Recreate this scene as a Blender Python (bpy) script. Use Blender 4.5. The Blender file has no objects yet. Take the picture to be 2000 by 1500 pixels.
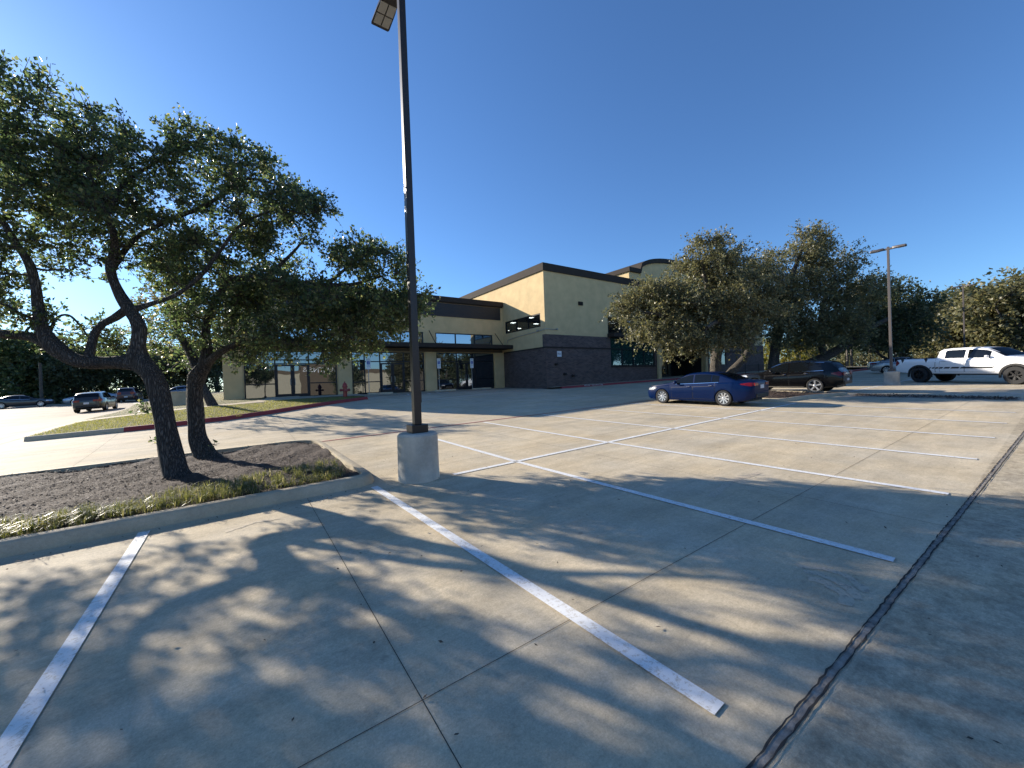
import bpy, bmesh, math, random
import numpy as np
from mathutils import Vector, Matrix
# ------------------------------------------------------------------ scene, camera, light
SC = bpy.context.scene
COL = SC.collection
H = 1.7
F = 760.0; ROLL = .036; PITCH = .0081
CR, SR, CP, SP = math.cos(ROLL), math.sin(ROLL), math.cos(PITCH), math.sin(PITCH)
cam = bpy.data.cameras.new('camera'); camo = bpy.data.objects.new('camera', cam); COL.objects.link(camo)
cam.sensor_fit = 'HORIZONTAL'; cam.sensor_width = 36; cam.lens = F/2000*36; cam.clip_end = 3000; cam.clip_start = .05
_r = Vector((CR, -SR*SP, -SR*CP)); _u = Vector((SR, CR*SP, CR*CP)); _f = Vector((0, CP, -SP))
m = Matrix.Identity(4)
for i in range(3):
    m[i][0] = _r[i]; m[i][1] = _u[i]; m[i][2] = -_f[i]
m.translation = (0, 0, H)
camo.matrix_world = m
SC.camera = camo
A = np.array([1090., 760.]); A /= np.hypot(*A); B = np.array([-A[1], A[0]])     # the axes of the car park and the building
SUN = Vector((-.508*A[0]+B[0], -.508*A[1]+B[1], .452)).normalized()
ELEV = math.asin(SUN.z); AZ = math.atan2(SUN.x, SUN.y)
w = bpy.data.worlds.new('World'); SC.world = w; w.use_nodes = True
nt = w.node_tree; bg = nt.nodes['Background']
sky = nt.nodes.new('ShaderNodeTexSky'); sky.sky_type = 'NISHITA'; sky.sun_disc = False
sky.sun_elevation = ELEV; sky.sun_rotation = AZ; sky.altitude = 200; sky.air_density = 1.0; sky.dust_density = .3; sky.ozone_density = 3.0
hs = nt.nodes.new('ShaderNodeVectorMath'); hs.operation = 'MULTIPLY'; hs.inputs[1].default_value = (.60, .84, 1.10)     # clear, deep blue winter sky
nt.links.new(sky.outputs[0], hs.inputs[0]); nt.links.new(hs.outputs[0], bg.inputs[0]); bg.inputs[1].default_value = .092
sl = bpy.data.lights.new('sun', 'SUN'); sl.energy = 5.0; sl.angle = math.radians(.53); sl.color = (1, .91, .78)
so = bpy.data.objects.new('sun', sl); COL.objects.link(so); so.rotation_euler = SUN.to_track_quat('Z', 'Y').to_euler(); so.location = (-30, 20, 20)
SC.view_settings.view_transform = 'Standard'; SC.view_settings.look = 'None'; SC.view_settings.exposure = .96; SC.view_settings.gamma = 1
SC.cycles.max_bounces = 6; SC.cycles.transparent_max_bounces = 12

# ------------------------------------------------------------------ coordinates
def W(u, v, z=0.0): return Vector((u*A[0]+v*B[0], u*A[1]+v*B[1], z))
def UV(x, y): return x*A[0]+y*A[1], x*B[0]+y*B[1]
def ss(x, a, b):
    t = min(1, max(0, (x-a)/(b-a))); return t*t*(3-2*t)
def cl(x, a, b): return max(a, min(b, x))
def gz(u, v):
    z = .02*cl(u, -40, 70)+.02*cl(v, -30, 75)
    k = cl(1-u/20, 0, 1) if u > 0 else (cl(1+(u+1)/9, 0, 1) if u < -1 else 1)
    return z+ss(v, 12, 27)*(.1*ss(u, -10, 0)+.4*k)-.3*ss(v, 15, 40)*ss(-u, 0, 9)
def GW(u, v, dz=0.0): return W(u, v, gz(u, v)+dz)
def gxy(x, y):
    return gz(*UV(x, y))
def at(px, py, Y):            # world point seen in direction (px, py) at depth Y
    x = (px-1000)/F; y = -(py-750)/F
    X = x*CR+y*SR; Yv = -x*SR+y*CR
    d = Vector((X, CP+Yv*SP, -SP+Yv*CP))
    return Vector((0, 0, H))+d*(Y/d.y)

# ------------------------------------------------------------------ materials
def newmat(name):
    m = bpy.data.materials.new(name); m.use_nodes = True
    return m, m.node_tree, m.node_tree.nodes['Principled BSDF']
def plain(name, col, rough=.6, metal=0, spec=.5, coat=0, bump=0, bscale=60, var=0, vscale=3):
    m, t, b = newmat(name); N = t.nodes; Lk = t.links
    b.inputs['Base Color'].default_value = (*col, 1); b.inputs['Roughness'].default_value = rough
    b.inputs['Metallic'].default_value = metal; b.inputs['Specular IOR Level'].default_value = spec
    b.inputs['Coat Weight'].default_value = coat; b.inputs['Coat Roughness'].default_value = .03
    if bump or var:
        tc = N.new('ShaderNodeTexCoord')
    if var:
        n = N.new('ShaderNodeTexNoise'); n.inputs['Scale'].default_value = vscale; n.inputs['Detail'].default_value = 6; n.inputs['Roughness'].default_value = .6
        Lk.new(tc.outputs['Object'], n.inputs['Vector'])
        r = N.new('ShaderNodeMapRange'); r.inputs[1].default_value = .3; r.inputs[2].default_value = .7; r.inputs[3].default_value = 1-var; r.inputs[4].default_value = 1+var
        Lk.new(n.outputs[0], r.inputs[0])
        mx = N.new('ShaderNodeVectorMath'); mx.operation = 'SCALE'; mx.inputs[0].default_value = col
        Lk.new(r.outputs[0], mx.inputs['Scale']); Lk.new(mx.outputs[0], b.inputs['Base Color'])
    if bump:
        n2 = N.new('ShaderNodeTexNoise'); n2.inputs['Scale'].default_value = bscale; n2.inputs['Detail'].default_value = 5
        Lk.new(tc.outputs['Object'], n2.inputs['Vector'])
        bp = N.new('ShaderNodeBump'); bp.inputs['Strength'].default_value = bump; bp.inputs['Distance'].default_value = .02
        Lk.new(n2.outputs[0], bp.inputs['Height']); Lk.new(bp.outputs[0], b.inputs['Normal'])
    return m
def ramp(N, stops):
    r = N.new('ShaderNodeValToRGB'); e = r.color_ramp.elements
    while len(e) < len(stops): e.new(.5)
    for i, (p, c) in enumerate(stops):
        e[i].position = p; e[i].color = (*c, 1) if len(c) == 3 else c
    return r
def concrete(name, base, stain=.35, streak=True, grain=.12):
    m, t, b = newmat(name); N = t.nodes; Lk = t.links
    tc = N.new('ShaderNodeTexCoord')
    mp = N.new('ShaderNodeMapping'); mp.inputs['Rotation'].default_value = (0, 0, -math.atan2(A[1], A[0])); Lk.new(tc.outputs['Object'], mp.inputs['Vector'])
    def noise(sc, det=6, rough=.6, vec=None, stretch=None):
        n = N.new('ShaderNodeTexNoise'); n.inputs['Scale'].default_value = sc; n.inputs['Detail'].default_value = det; n.inputs['Roughness'].default_value = rough
        src = mp.outputs[0]
        if stretch:
            m2 = N.new('ShaderNodeMapping'); m2.inputs['Scale'].default_value = stretch; Lk.new(src, m2.inputs['Vector']); src = m2.outputs[0]
        Lk.new(src, n.inputs['Vector']); return n.outputs[0]
    def mr(x, a, bb, c, d):
        r = N.new('ShaderNodeMapRange'); r.inputs[1].default_value = a; r.inputs[2].default_value = bb; r.inputs[3].default_value = c; r.inputs[4].default_value = d
        Lk.new(x, r.inputs[0]); return r.outputs[0]
    def mul(a, bb):
        n = N.new('ShaderNodeMath'); n.operation = 'MULTIPLY'; Lk.new(a, n.inputs[0]); Lk.new(bb, n.inputs[1]); return n.outputs[0]
    v = mul(mr(noise(.35, 5, .65), .3, .7, 1-stain*.5, 1+stain*.35), mr(noise(2.3, 8, .7), .3, .75, 1-stain*.5, 1+stain*.3))
    v = mul(v, mr(noise(90, 3, .8), .25, .75, 1-grain, 1+grain))
    v = mul(v, mr(noise(24, 4, .8), .3, .7, 1-grain*.8, 1+grain*.6))
    if streak:   # broom finish and tyre scuffs along the driving lanes
        v = mul(v, mr(noise(1.2, 5, .7, stretch=(.35, 2.6, 1)), .35, .72, 1.08, .82))
        v = mul(v, mr(noise(9, 4, .8, stretch=(1, 7, 1)), .3, .7, .94, 1.05))
        v = mul(v, mr(noise(5.5, 3, .5), .68, .78, 1, .68))    # small dark spots
        v = mul(v, mr(noise(230, 2, .9), .62, .80, 1, .62))    # pinholes and grit
        v = mul(v, mr(noise(.62, 7, .75, stretch=(1, .55, 1)), .54, .72, 1, .80))   # old oil and water marks
        sp = N.new('ShaderNodeSeparateXYZ'); Lk.new(mp.outputs[0], sp.inputs[0])
        lane = mr(sp.outputs[1], .69, .71, 1, 0)      # the older slab beyond the joint is rougher and mottled
        rough = mr(noise(7, 9, .85), .42, .62, .0, .42); lr = N.new('ShaderNodeMath'); lr.operation = 'MULTIPLY'; Lk.new(lane, lr.inputs[0]); Lk.new(rough, lr.inputs[1])
        inv = N.new('ShaderNodeMath'); inv.operation = 'SUBTRACT'; inv.inputs[0].default_value = 1; Lk.new(lr.outputs[0], inv.inputs[1]); v = mul(v, inv.outputs[0])
    col = N.new('ShaderNodeMix'); col.data_type = 'RGBA'
    col.inputs[6].default_value = (base[0]*.96, base[1]*.985, base[2]*1.03, 1); col.inputs[7].default_value = (base[0]*1.03, base[1]*1.0, base[2]*.94, 1)
    Lk.new(mr(noise(.8, 5, .6), .35, .65, 0, 1), col.inputs[0])
    sc = N.new('ShaderNodeVectorMath'); sc.operation = 'SCALE'; Lk.new(col.outputs[2], sc.inputs[0]); Lk.new(v, sc.inputs['Scale'])
    Lk.new(sc.outputs[0], b.inputs['Base Color'])
    b.inputs['Roughness'].default_value = .78; b.inputs['Specular IOR Level'].default_value = .15
    bp = N.new('ShaderNodeBump'); bp.inputs['Strength'].default_value = .55; bp.inputs['Distance'].default_value = .004
    ad = N.new('ShaderNodeMath'); ad.operation = 'ADD'; Lk.new(noise(140, 3, .8), ad.inputs[0]); Lk.new(noise(35, 4, .7, stretch=(1, 5, 1)), ad.inputs[1])
    Lk.new(ad.outputs[0], bp.inputs['Height']); Lk.new(bp.outputs[0], b.inputs['Normal'])
    return m
def leafmat(name, c1, c2, c3, rough=.4, trans=.3):
    m = bpy.data.materials.new(name); m.use_nodes = True; t = m.node_tree; N = t.nodes; Lk = t.links; N.clear()
    out = N.new('ShaderNodeOutputMaterial'); g = N.new('ShaderNodeNewGeometry')
    r = ramp(N, [(0, c1), (.55, c2), (.86, c2), (1, c3)]); Lk.new(g.outputs['Random Per Island'], r.inputs[0])
    p = N.new('ShaderNodeBsdfPrincipled'); p.inputs['Roughness'].default_value = rough; p.inputs['Specular IOR Level'].default_value = .5
    Lk.new(r.outputs[0], p.inputs['Base Color'])
    tr = N.new('ShaderNodeBsdfTranslucent'); hs = N.new('ShaderNodeHueSaturation'); hs.inputs['Saturation'].default_value = 1.15; hs.inputs['Value'].default_value = 2.1
    Lk.new(r.outputs[0], hs.inputs['Color']); Lk.new(hs.outputs[0], tr.inputs['Color'])
    mx = N.new('ShaderNodeMixShader'); mx.inputs[0].default_value = trans
    Lk.new(p.outputs[0], mx.inputs[1]); Lk.new(tr.outputs[0], mx.inputs[2]); Lk.new(mx.outputs[0], out.inputs['Surface'])
    return m
def bark(name, c1, c2):
    m, t, b = newmat(name); N = t.nodes; Lk = t.links
    tc = N.new('ShaderNodeTexCoord'); mp = N.new('ShaderNodeMapping'); mp.inputs['Scale'].default_value = (1, 1, .16); Lk.new(tc.outputs['Object'], mp.inputs['Vector'])
    v = N.new('ShaderNodeTexVoronoi'); v.feature = 'DISTANCE_TO_EDGE'; v.inputs['Scale'].default_value = 42
    n0 = N.new('ShaderNodeTexNoise'); n0.inputs['Scale'].default_value = 9; n0.inputs['Detail'].default_value = 5; Lk.new(mp.outputs[0], n0.inputs['Vector'])
    mxv = N.new('ShaderNodeMix'); mxv.data_type = 'RGBA'; mxv.inputs[0].default_value = .12; Lk.new(mp.outputs[0], mxv.inputs[6]); Lk.new(n0.outputs['Color'], mxv.inputs[7])
    Lk.new(mxv.outputs[2], v.inputs['Vector'])
    r = ramp(N, [(0, c1), (.06, c1), (.30, c2), (1, tuple(x*1.2 for x in c2))]); Lk.new(v.outputs['Distance'], r.inputs[0])
    sc = N.new('ShaderNodeVectorMath'); sc.operation = 'SCALE'; rr = N.new('ShaderNodeMapRange'); rr.inputs[3].default_value = .6; rr.inputs[4].default_value = 1.4
    Lk.new(n0.outputs[0], rr.inputs[0]); Lk.new(rr.outputs[0], sc.inputs['Scale']); Lk.new(r.outputs[0], sc.inputs[0]); Lk.new(sc.outputs[0], b.inputs['Base Color'])
    b.inputs['Roughness'].default_value = .9
    bp = N.new('ShaderNodeBump'); bp.inputs['Strength'].default_value = 1; bp.inputs['Distance'].default_value = .08; Lk.new(v.outputs['Distance'], bp.inputs['Height']); Lk.new(bp.outputs[0], b.inputs['Normal'])
    return m
def glassmat(name, tint, refl=.35, see=0.0, wav=.0, add=.5):
    m = bpy.data.materials.new(name); m.use_nodes = True; t = m.node_tree; N = t.nodes; Lk = t.links; N.clear()
    out = N.new('ShaderNodeOutputMaterial'); gl = N.new('ShaderNodeBsdfGlossy'); gl.inputs['Roughness'].default_value = .01; gl.inputs['Color'].default_value = (.52, .58, .66, 1)
    d = N.new('ShaderNodeBsdfDiffuse'); d.inputs['Color'].default_value = (*tint, 1)
    tp = N.new('ShaderNodeBsdfTransparent'); tp.inputs['Color'].default_value = (.75, .8, .8, 1)
    m0 = N.new('ShaderNodeMixShader'); m0.inputs[0].default_value = see; Lk.new(d.outputs[0], m0.inputs[1]); Lk.new(tp.outputs[0], m0.inputs[2])
    lw = N.new('ShaderNodeLayerWeight'); lw.inputs['Blend'].default_value = .35
    mr = N.new('ShaderNodeMapRange'); mr.inputs[1].default_value = 0; mr.inputs[2].default_value = 1; mr.inputs[3].default_value = refl; mr.inputs[4].default_value = min(1, refl+add); Lk.new(lw.outputs['Fresnel'], mr.inputs[0])
    mx = N.new('ShaderNodeMixShader'); Lk.new(mr.outputs[0], mx.inputs[0]); Lk.new(m0.outputs[0], mx.inputs[1]); Lk.new(gl.outputs[0], mx.inputs[2])
    if wav:
        tc = N.new('ShaderNodeTexCoord'); n = N.new('ShaderNodeTexNoise'); n.inputs['Scale'].default_value = .8; n.inputs['Detail'].default_value = 1; Lk.new(tc.outputs['Object'], n.inputs['Vector'])
        bp = N.new('ShaderNodeBump'); bp.inputs['Strength'].default_value = wav; bp.inputs['Distance'].default_value = .05; Lk.new(n.outputs[0], bp.inputs['Height']); Lk.new(bp.outputs[0], gl.inputs['Normal'])
    Lk.new(mx.outputs[0], out.inputs['Surface']); return m
def emit(name, col, s):
    m, t, b = newmat(name); b.inputs['Emission Color'].default_value = (*col, 1); b.inputs['Emission Strength'].default_value = s; b.inputs['Base Color'].default_value = (*col, 1); return m
def brickmat(name):
    m, t, b = newmat(name); N = t.nodes; Lk = t.links
    tc = N.new('ShaderNodeTexCoord'); uvm = N.new('ShaderNodeUVMap')
    br = N.new('ShaderNodeTexBrick'); br.inputs['Scale'].default_value = 1; br.inputs['Brick Width'].default_value = .3; br.inputs['Row Height'].default_value = .1
    br.inputs['Mortar Size'].default_value = .009; br.inputs['Color1'].default_value = (.085, .056, .048, 1); br.inputs['Color2'].default_value = (.15, .10, .085, 1); br.inputs['Mortar'].default_value = (.14, .12, .11, 1)
    Lk.new(uvm.outputs[0], br.inputs['Vector']); 
    n = N.new('ShaderNodeTexNoise'); n.inputs['Scale'].default_value = 1.3; n.inputs['Detail'].default_value = 6; Lk.new(tc.outputs['Object'], n.inputs['Vector'])
    rr = N.new('ShaderNodeMapRange'); rr.inputs[3].default_value = .6; rr.inputs[4].default_value = 1.4; Lk.new(n.outputs[0], rr.inputs[0])
    sc = N.new('ShaderNodeVectorMath'); sc.operation = 'SCALE'; Lk.new(br.outputs['Color'], sc.inputs[0]); Lk.new(rr.outputs[0], sc.inputs['Scale']); Lk.new(sc.outputs[0], b.inputs['Base Color'])
    b.inputs['Roughness'].default_value = .85
    bp = N.new('ShaderNodeBump'); bp.inputs['Strength'].default_value = .6; bp.inputs['Distance'].default_value = .01; bp.invert = True; Lk.new(br.outputs['Fac'], bp.inputs['Height']); Lk.new(bp.outputs[0], b.inputs['Normal'])
    return m
def grassmat(name, c1, c2, sc_=3, bs=60):
    m, t, b = newmat(name); N = t.nodes; Lk = t.links
    tc = N.new('ShaderNodeTexCoord')
    n = N.new('ShaderNodeTexNoise'); n.inputs['Scale'].default_value = sc_; n.inputs['Detail'].default_value = 10; n.inputs['Roughness'].default_value = .75; Lk.new(tc.outputs['Object'], n.inputs['Vector'])
    r = ramp(N, [(.3, c1), (.7, c2)]); Lk.new(n.outputs[0], r.inputs[0]); Lk.new(r.outputs[0], b.inputs['Base Color']); b.inputs['Roughness'].default_value = .9
    n2 = N.new('ShaderNodeTexNoise'); n2.inputs['Scale'].default_value = bs; n2.inputs['Detail'].default_value = 5; Lk.new(tc.outputs['Object'], n2.inputs['Vector'])
    bp = N.new('ShaderNodeBump'); bp.inputs['Strength'].default_value = 1; bp.inputs['Distance'].default_value = .05; Lk.new(n2.outputs[0], bp.inputs['Height']); Lk.new(bp.outputs[0], b.inputs['Normal'])
    return m
def wornpaint(name, col, under, amount=.35):
    m, t, b = newmat(name); N = t.nodes; Lk = t.links
    tc = N.new('ShaderNodeTexCoord'); n = N.new('ShaderNodeTexNoise'); n.inputs['Scale'].default_value = 26; n.inputs['Detail'].default_value = 8; n.inputs['Roughness'].default_value = .8; Lk.new(tc.outputs['Object'], n.inputs['Vector'])
    r = ramp(N, [(amount, under), (amount+.12, col)]); Lk.new(n.outputs[0], r.inputs[0])
    n2 = N.new('ShaderNodeTexNoise'); n2.inputs['Scale'].default_value = 3; n2.inputs['Detail'].default_value = 5; Lk.new(tc.outputs['Object'], n2.inputs['Vector'])
    rr = N.new('ShaderNodeMapRange'); rr.inputs[3].default_value = .8; rr.inputs[4].default_value = 1.1; Lk.new(n2.outputs[0], rr.inputs[0])
    sc = N.new('ShaderNodeVectorMath'); sc.operation = 'SCALE'; Lk.new(r.outputs[0], sc.inputs[0]); Lk.new(rr.outputs[0], sc.inputs['Scale']); Lk.new(sc.outputs[0], b.inputs['Base Color'])
    b.inputs['Roughness'].default_value = .6
    return m

M = {}
M['concrete'] = concrete('parking_concrete', (.575, .485, .345), .32, True, .20)
M['concrete_road'] = concrete('road_concrete', (.33, .275, .2), .35)
M['kerb'] = concrete('kerb_concrete', (.54, .46, .33), .4, False)
M['pillar'] = concrete('cast_concrete', (.56, .52, .44), .6, False, .06)
M['white_paint'] = wornpaint('white_line_paint', (.80, .80, .78), (.5, .45, .37), .375)
M['red_paint'] = wornpaint('red_kerb_paint', (.30, .035, .035), (.35, .25, .2), .27)
M['red_line'] = wornpaint('red_line_paint', (.36, .05, .05), (.38, .26, .22), .36)
M['scuff'] = wornpaint('tyre_scuff', (.27, .235, .18), (.53, .44, .315), .5)
M['joint'] = plain('joint_sealant', (.055, .05, .045), .95, spec=.1)
M['crack'] = plain('crack_sealant', (.24, .215, .185), .95, spec=.1, bump=.3, bscale=45, var=.5, vscale=18)
M['mulch_bed'] = grassmat('bark_mulch', (.025, .015, .010), (.085, .052, .036), 22, 45)
M['chip'] = plain('mulch_chip', (.16, .10, .07), .85, var=.6, vscale=7)
M['litter_drift'] = wornpaint('leaf_drift', (.16, .12, .09), (.48, .42, .34), .48)
M['lawn'] = grassmat('lawn_turf', (.11, .11, .035), (.24, .21, .08), 5, 90)
M['earth'] = grassmat('dry_earth', (.12, .10, .05), (.24, .19, .10), 1.2, 30)
M['leaf_oak'] = leafmat('oak_leaf', (.035, .058, .028), (.09, .118, .05), (.24, .23, .10), .38, .5)
M['leaf_oak_sun'] = leafmat('oak_leaf_sunlit', (.06, .068, .035), (.15, .142, .068), (.32, .27, .13), .42, .35)  # sunlit copy of the oak leaf, the sun put into a paler olive colour
M['leaf_dark'] = leafmat('evergreen_leaf', (.03, .044, .024), (.075, .09, .042), (.16, .15, .07), .5, .35)
M['leaf_yellow'] = leafmat('autumn_shrub_leaf', (.09, .10, .02), (.2, .18, .035), (.3, .2, .05), .6, .35)
M['leaf_grass'] = leafmat('liriope_blade', (.05, .062, .02), (.15, .15, .05), (.42, .37, .2), .38, .4)
M['bark'] = bark('oak_bark', (.035, .03, .026), (.17, .15, .13))
M['bark_light'] = bark('pale_oak_bark', (.07, .06, .05), (.22, .19, .15))
M['twig'] = plain('twig_bark', (.05, .042, .034), .9)
M['stucco'] = plain('tan_stucco', (.64, .47, .245), .92, bump=.45, bscale=90, var=.10, vscale=1.4)
M['stucco_pale'] = plain('pale_stucco', (.42, .37, .27), .92, bump=.3, bscale=120, var=.05)
M['bronze'] = plain('dark_bronze_metal', (.045, .036, .030), .85, 0, spec=.2, var=.1)
M['bronze_band'] = plain('ribbed_dark_panel', (.022, .022, .025), .6)
M['frame'] = plain('black_aluminium', (.012, .013, .016), .4, .4)
M['taupe'] = plain('taupe_stucco', (.12, .09, .06), .92, bump=.3)
M['brick'] = brickmat('dark_brick')
M['glass'] = glassmat('storefront_glass', (.010, .014, .016), .30, 0, .06)
M['glass_green'] = glassmat('green_tinted_glass', (.02, .07, .06), .35, 0, .08)
M['glass_clear'] = glassmat('clerestory_glass', (.02, .02, .02), .10, .85)
M['glass_blue'] = glassmat('blue_reflecting_glass', (.02, .03, .04), .42, .6)
M['glass_sky'] = glassmat('high_window_glass', (.012, .016, .02), .5, 0, .03)
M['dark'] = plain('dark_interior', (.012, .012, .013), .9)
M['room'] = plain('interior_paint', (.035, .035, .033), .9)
M['lamp'] = emit('fluorescent_panel', (1, .97, .9), 5)
M['pole'] = plain('bronze_pole_paint', (.028, .022, .018), .38, .2)
M['pole_grey'] = plain('grey_pole_paint', (.10, .085, .08), .5, .2)
M['lens'] = plain('frosted_lens', (.34, .33, .31), .4)
M['red_iron'] = plain('hydrant_paint', (.30, .03, .025), .45, coat=.2)
M['white_metal'] = plain('white_sign_face', (.75, .75, .75), .5)
M['blue_sign'] = plain('blue_sign_face', (.02, .07, .35), .5)
M['green_sign'] = plain('green_sign_text', (.03, .2, .12), .5)
M['steel'] = plain('galvanised_steel', (.40, .40, .39), .45, .6)
M['blue_car'] = plain('deep_blue_paint', (.0, .009, .05), .35, .0, spec=.12, coat=.14)
M['black_car'] = plain('black_paint', (.002, .002, .003), .25, 0, spec=.3, coat=.35)
M['white_car'] = plain('white_paint', (.78, .78, .78), .3, coat=.8)
M['silver_car'] = plain('silver_paint', (.38, .40, .44), .3, .6, coat=.8)
M['maroon_car'] = plain('maroon_paint', (.05, .008, .012), .3, .2, coat=.8)
M['grey_car'] = plain('charcoal_paint', (.03, .033, .036), .3, .3, coat=.8)
M['steelblue_car'] = plain('grey_blue_paint', (.09, .12, .17), .3, .4, coat=.8)
M['car_glass'] = glassmat('car_glass', (.006, .008, .01), .03, 0, 0, .25)
M['tyre'] = plain('tyre_rubber', (.012, .012, .013), .8, bump=.2)
M['alloy'] = plain('alloy_wheel', (.62, .62, .63), .28, .7)
M['black_wheel'] = plain('black_wheel', (.01, .01, .011), .35, .3)
M['chrome'] = plain('chrome_trim', (.75, .75, .77), .12, 1)
M['black_trim'] = plain('black_plastic', (.012, .012, .013), .55)
M['tail'] = plain('red_lamp_lens', (.2, .004, .004), .2, coat=.5)
M['headlight'] = plain('clear_lamp_lens', (.7, .72, .75), .1, .4, coat=1)
M['plate'] = plain('plate_white', (.62, .65, .70), .4)
M['fence_dark'] = plain('fence_metal', (.02, .02, .02), .6)

# ------------------------------------------------------------------ object helpers
def tag(o, label=None, cat=None, group=None, kind=None):
    if label: o['label'] = label
    if cat: o['category'] = cat
    if group: o['group'] = group
    if kind: o['kind'] = kind
    return o
def empty(name, loc, label=None, cat=None, group=None, rot=None):
    o = bpy.data.objects.new(name, None); COL.objects.link(o); o.location = loc; o.empty_display_size = .3
    if rot is not None: o.matrix_world = Matrix.Translation(loc) @ rot.to_4x4()
    return tag(o, label, cat, group)
def mw(o): return (mw(o.parent) @ o.matrix_basis) if o.parent else o.matrix_basis.copy()
def link(name, me, mat=None, parent=None, kind=None):
    if mat is not None:
        me.materials.append(mat)
    o = bpy.data.objects.new(name, me); COL.objects.link(o)
    if parent is not None:
        o.parent = parent
    if kind: o['kind'] = kind
    return o
class MB:
    """collects shapes, in world coordinates unless a matrix is given"""
    def __init__(s, base=None): s.v = []; s.f = []; s.base = base
    def add(s, vs, fs):
        k = len(s.v); s.v += [Vector(p) for p in vs]; s.f += [tuple(i+k for i in f) for f in fs]
    def box(s, p0, p1, fn=None):
        (a, b, c), (d, e, f) = p0, p1
        P = [(a, b, c), (d, b, c), (d, e, c), (a, e, c), (a, b, f), (d, b, f), (d, e, f), (a, e, f)]
        if fn: P = [fn(*q) for q in P]
        s.add(P, [(0, 3, 2, 1), (4, 5, 6, 7), (0, 1, 5, 4), (1, 2, 6, 5), (2, 3, 7, 6), (3, 0, 4, 7)])
    def tube(s, pts, rad, n=8, cap=True):
        pts = [Vector(p) for p in pts]
        if not hasattr(rad, '__len__'): rad = [rad]*len(pts)
        k = len(s.v); up = None
        for i, p in enumerate(pts):
            d = (pts[min(i+1, len(pts)-1)]-pts[max(i-1, 0)]).normalized()
            if up is None: up = d.orthogonal().normalized()
            up = (up-d*up.dot(d)); up = up.normalized() if up.length > 1e-6 else d.orthogonal().normalized()
            sd = d.cross(up)
            for j in range(n):
                a = 2*math.pi*j/n
                s.v.append(p+(up*math.cos(a)+sd*math.sin(a))*rad[i])
        for i in range(len(pts)-1):
            for j in range(n):
                a = k+i*n+j; b = k+i*n+(j+1) % n
                s.f.append((a, b, b+n, a+n))
        if cap:
            s.f.append(tuple(k+j for j in range(n))[::-1]); s.f.append(tuple(k+(len(pts)-1)*n+j for j in range(n)))
    def lathe(s, prof, n=24, fn=None, axis='z', cap=True):
        k = len(s.v)
        for r, z in prof:
            for j in range(n):
                a = 2*math.pi*j/n
                q = (r*math.cos(a), r*math.sin(a), z) if axis == 'z' else (r*math.cos(a), z, r*math.sin(a))
                s.v.append(Vector(fn(*q)) if fn else Vector(q))
        for i in range(len(prof)-1):
            for j in range(n):
                a = k+i*n+j; b = k+i*n+(j+1) % n
                s.f.append((a, b, b+n, a+n))
        if cap: s.f.append(tuple(k+j for j in range(n))[::-1]); s.f.append(tuple(k+(len(prof)-1)*n+j for j in range(n)))
    def build(s, name, mat, parent=None, smooth=None, bevel=0, kind=None, uvproj=False):
        me = bpy.data.meshes.new(name)
        vs = s.v
        if parent is not None and s.base != 'local':
            inv = mw(parent).inverted(); vs = [inv @ p for p in vs]
        me.from_pydata([tuple(p) for p in vs], [], s.f)
        bm = bmesh.new(); bm.from_mesh(me)
        bmesh.ops.recalc_face_normals(bm, faces=bm.faces)
        if bevel:
            bmesh.ops.bevel(bm, geom=[e for e in bm.edges if e.is_manifold and e.calc_face_angle(0) > .6], offset=bevel, segments=2, affect='EDGES', profile=.6)
        if smooth is not None:
            for f in bm.faces: f.smooth = True
            for e in bm.edges:
                if not e.is_manifold or e.calc_face_angle(0) > math.radians(smooth): e.smooth = False
        if uvproj:
            ul = bm.loops.layers.uv.new('UVMap')
            for f in bm.faces:
                n = f.normal
                for l in f.loops:
                    x, y = UV(l.vert.co.x+s.off[0], l.vert.co.y+s.off[1]); z = l.vert.co.z+s.off[2]
                    nu = abs(n.x*A[0]+n.y*A[1])
                    l[ul].uv = (y if nu > .7 else x, z)
        bm.to_mesh(me); bm.free()
        return link(name, me, mat, parent, kind)
def setw():
    bpy.context.view_layer.update()
def text_obj(name, s, size, loc, right, up, mat, parent=None, depth=.01, mirror=False):
    c = bpy.data.curves.new(name, 'FONT'); c.body = s; c.size = size; c.extrude = depth; c.align_x = 'CENTER'; c.align_y = 'CENTER'; c.resolution_u = 3
    t = bpy.data.objects.new('tmp', c); COL.objects.link(t); setw()
    me = bpy.data.meshes.new_from_object(t.evaluated_get(bpy.context.evaluated_depsgraph_get()))
    bpy.data.objects.remove(t); 
    r = Vector(right).normalized(); u = Vector(up).normalized(); n = r.cross(u)
    mt = Matrix((( r.x, u.x, n.x, loc[0]), (r.y, u.y, n.y, loc[1]), (r.z, u.z, n.z, loc[2]), (0, 0, 0, 1)))
    if parent is not None: mt = mw(parent).inverted() @ mt
    me.transform(mt); me.materials.clear(); me.name = name
    return link(name, me, mat, parent)

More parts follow.
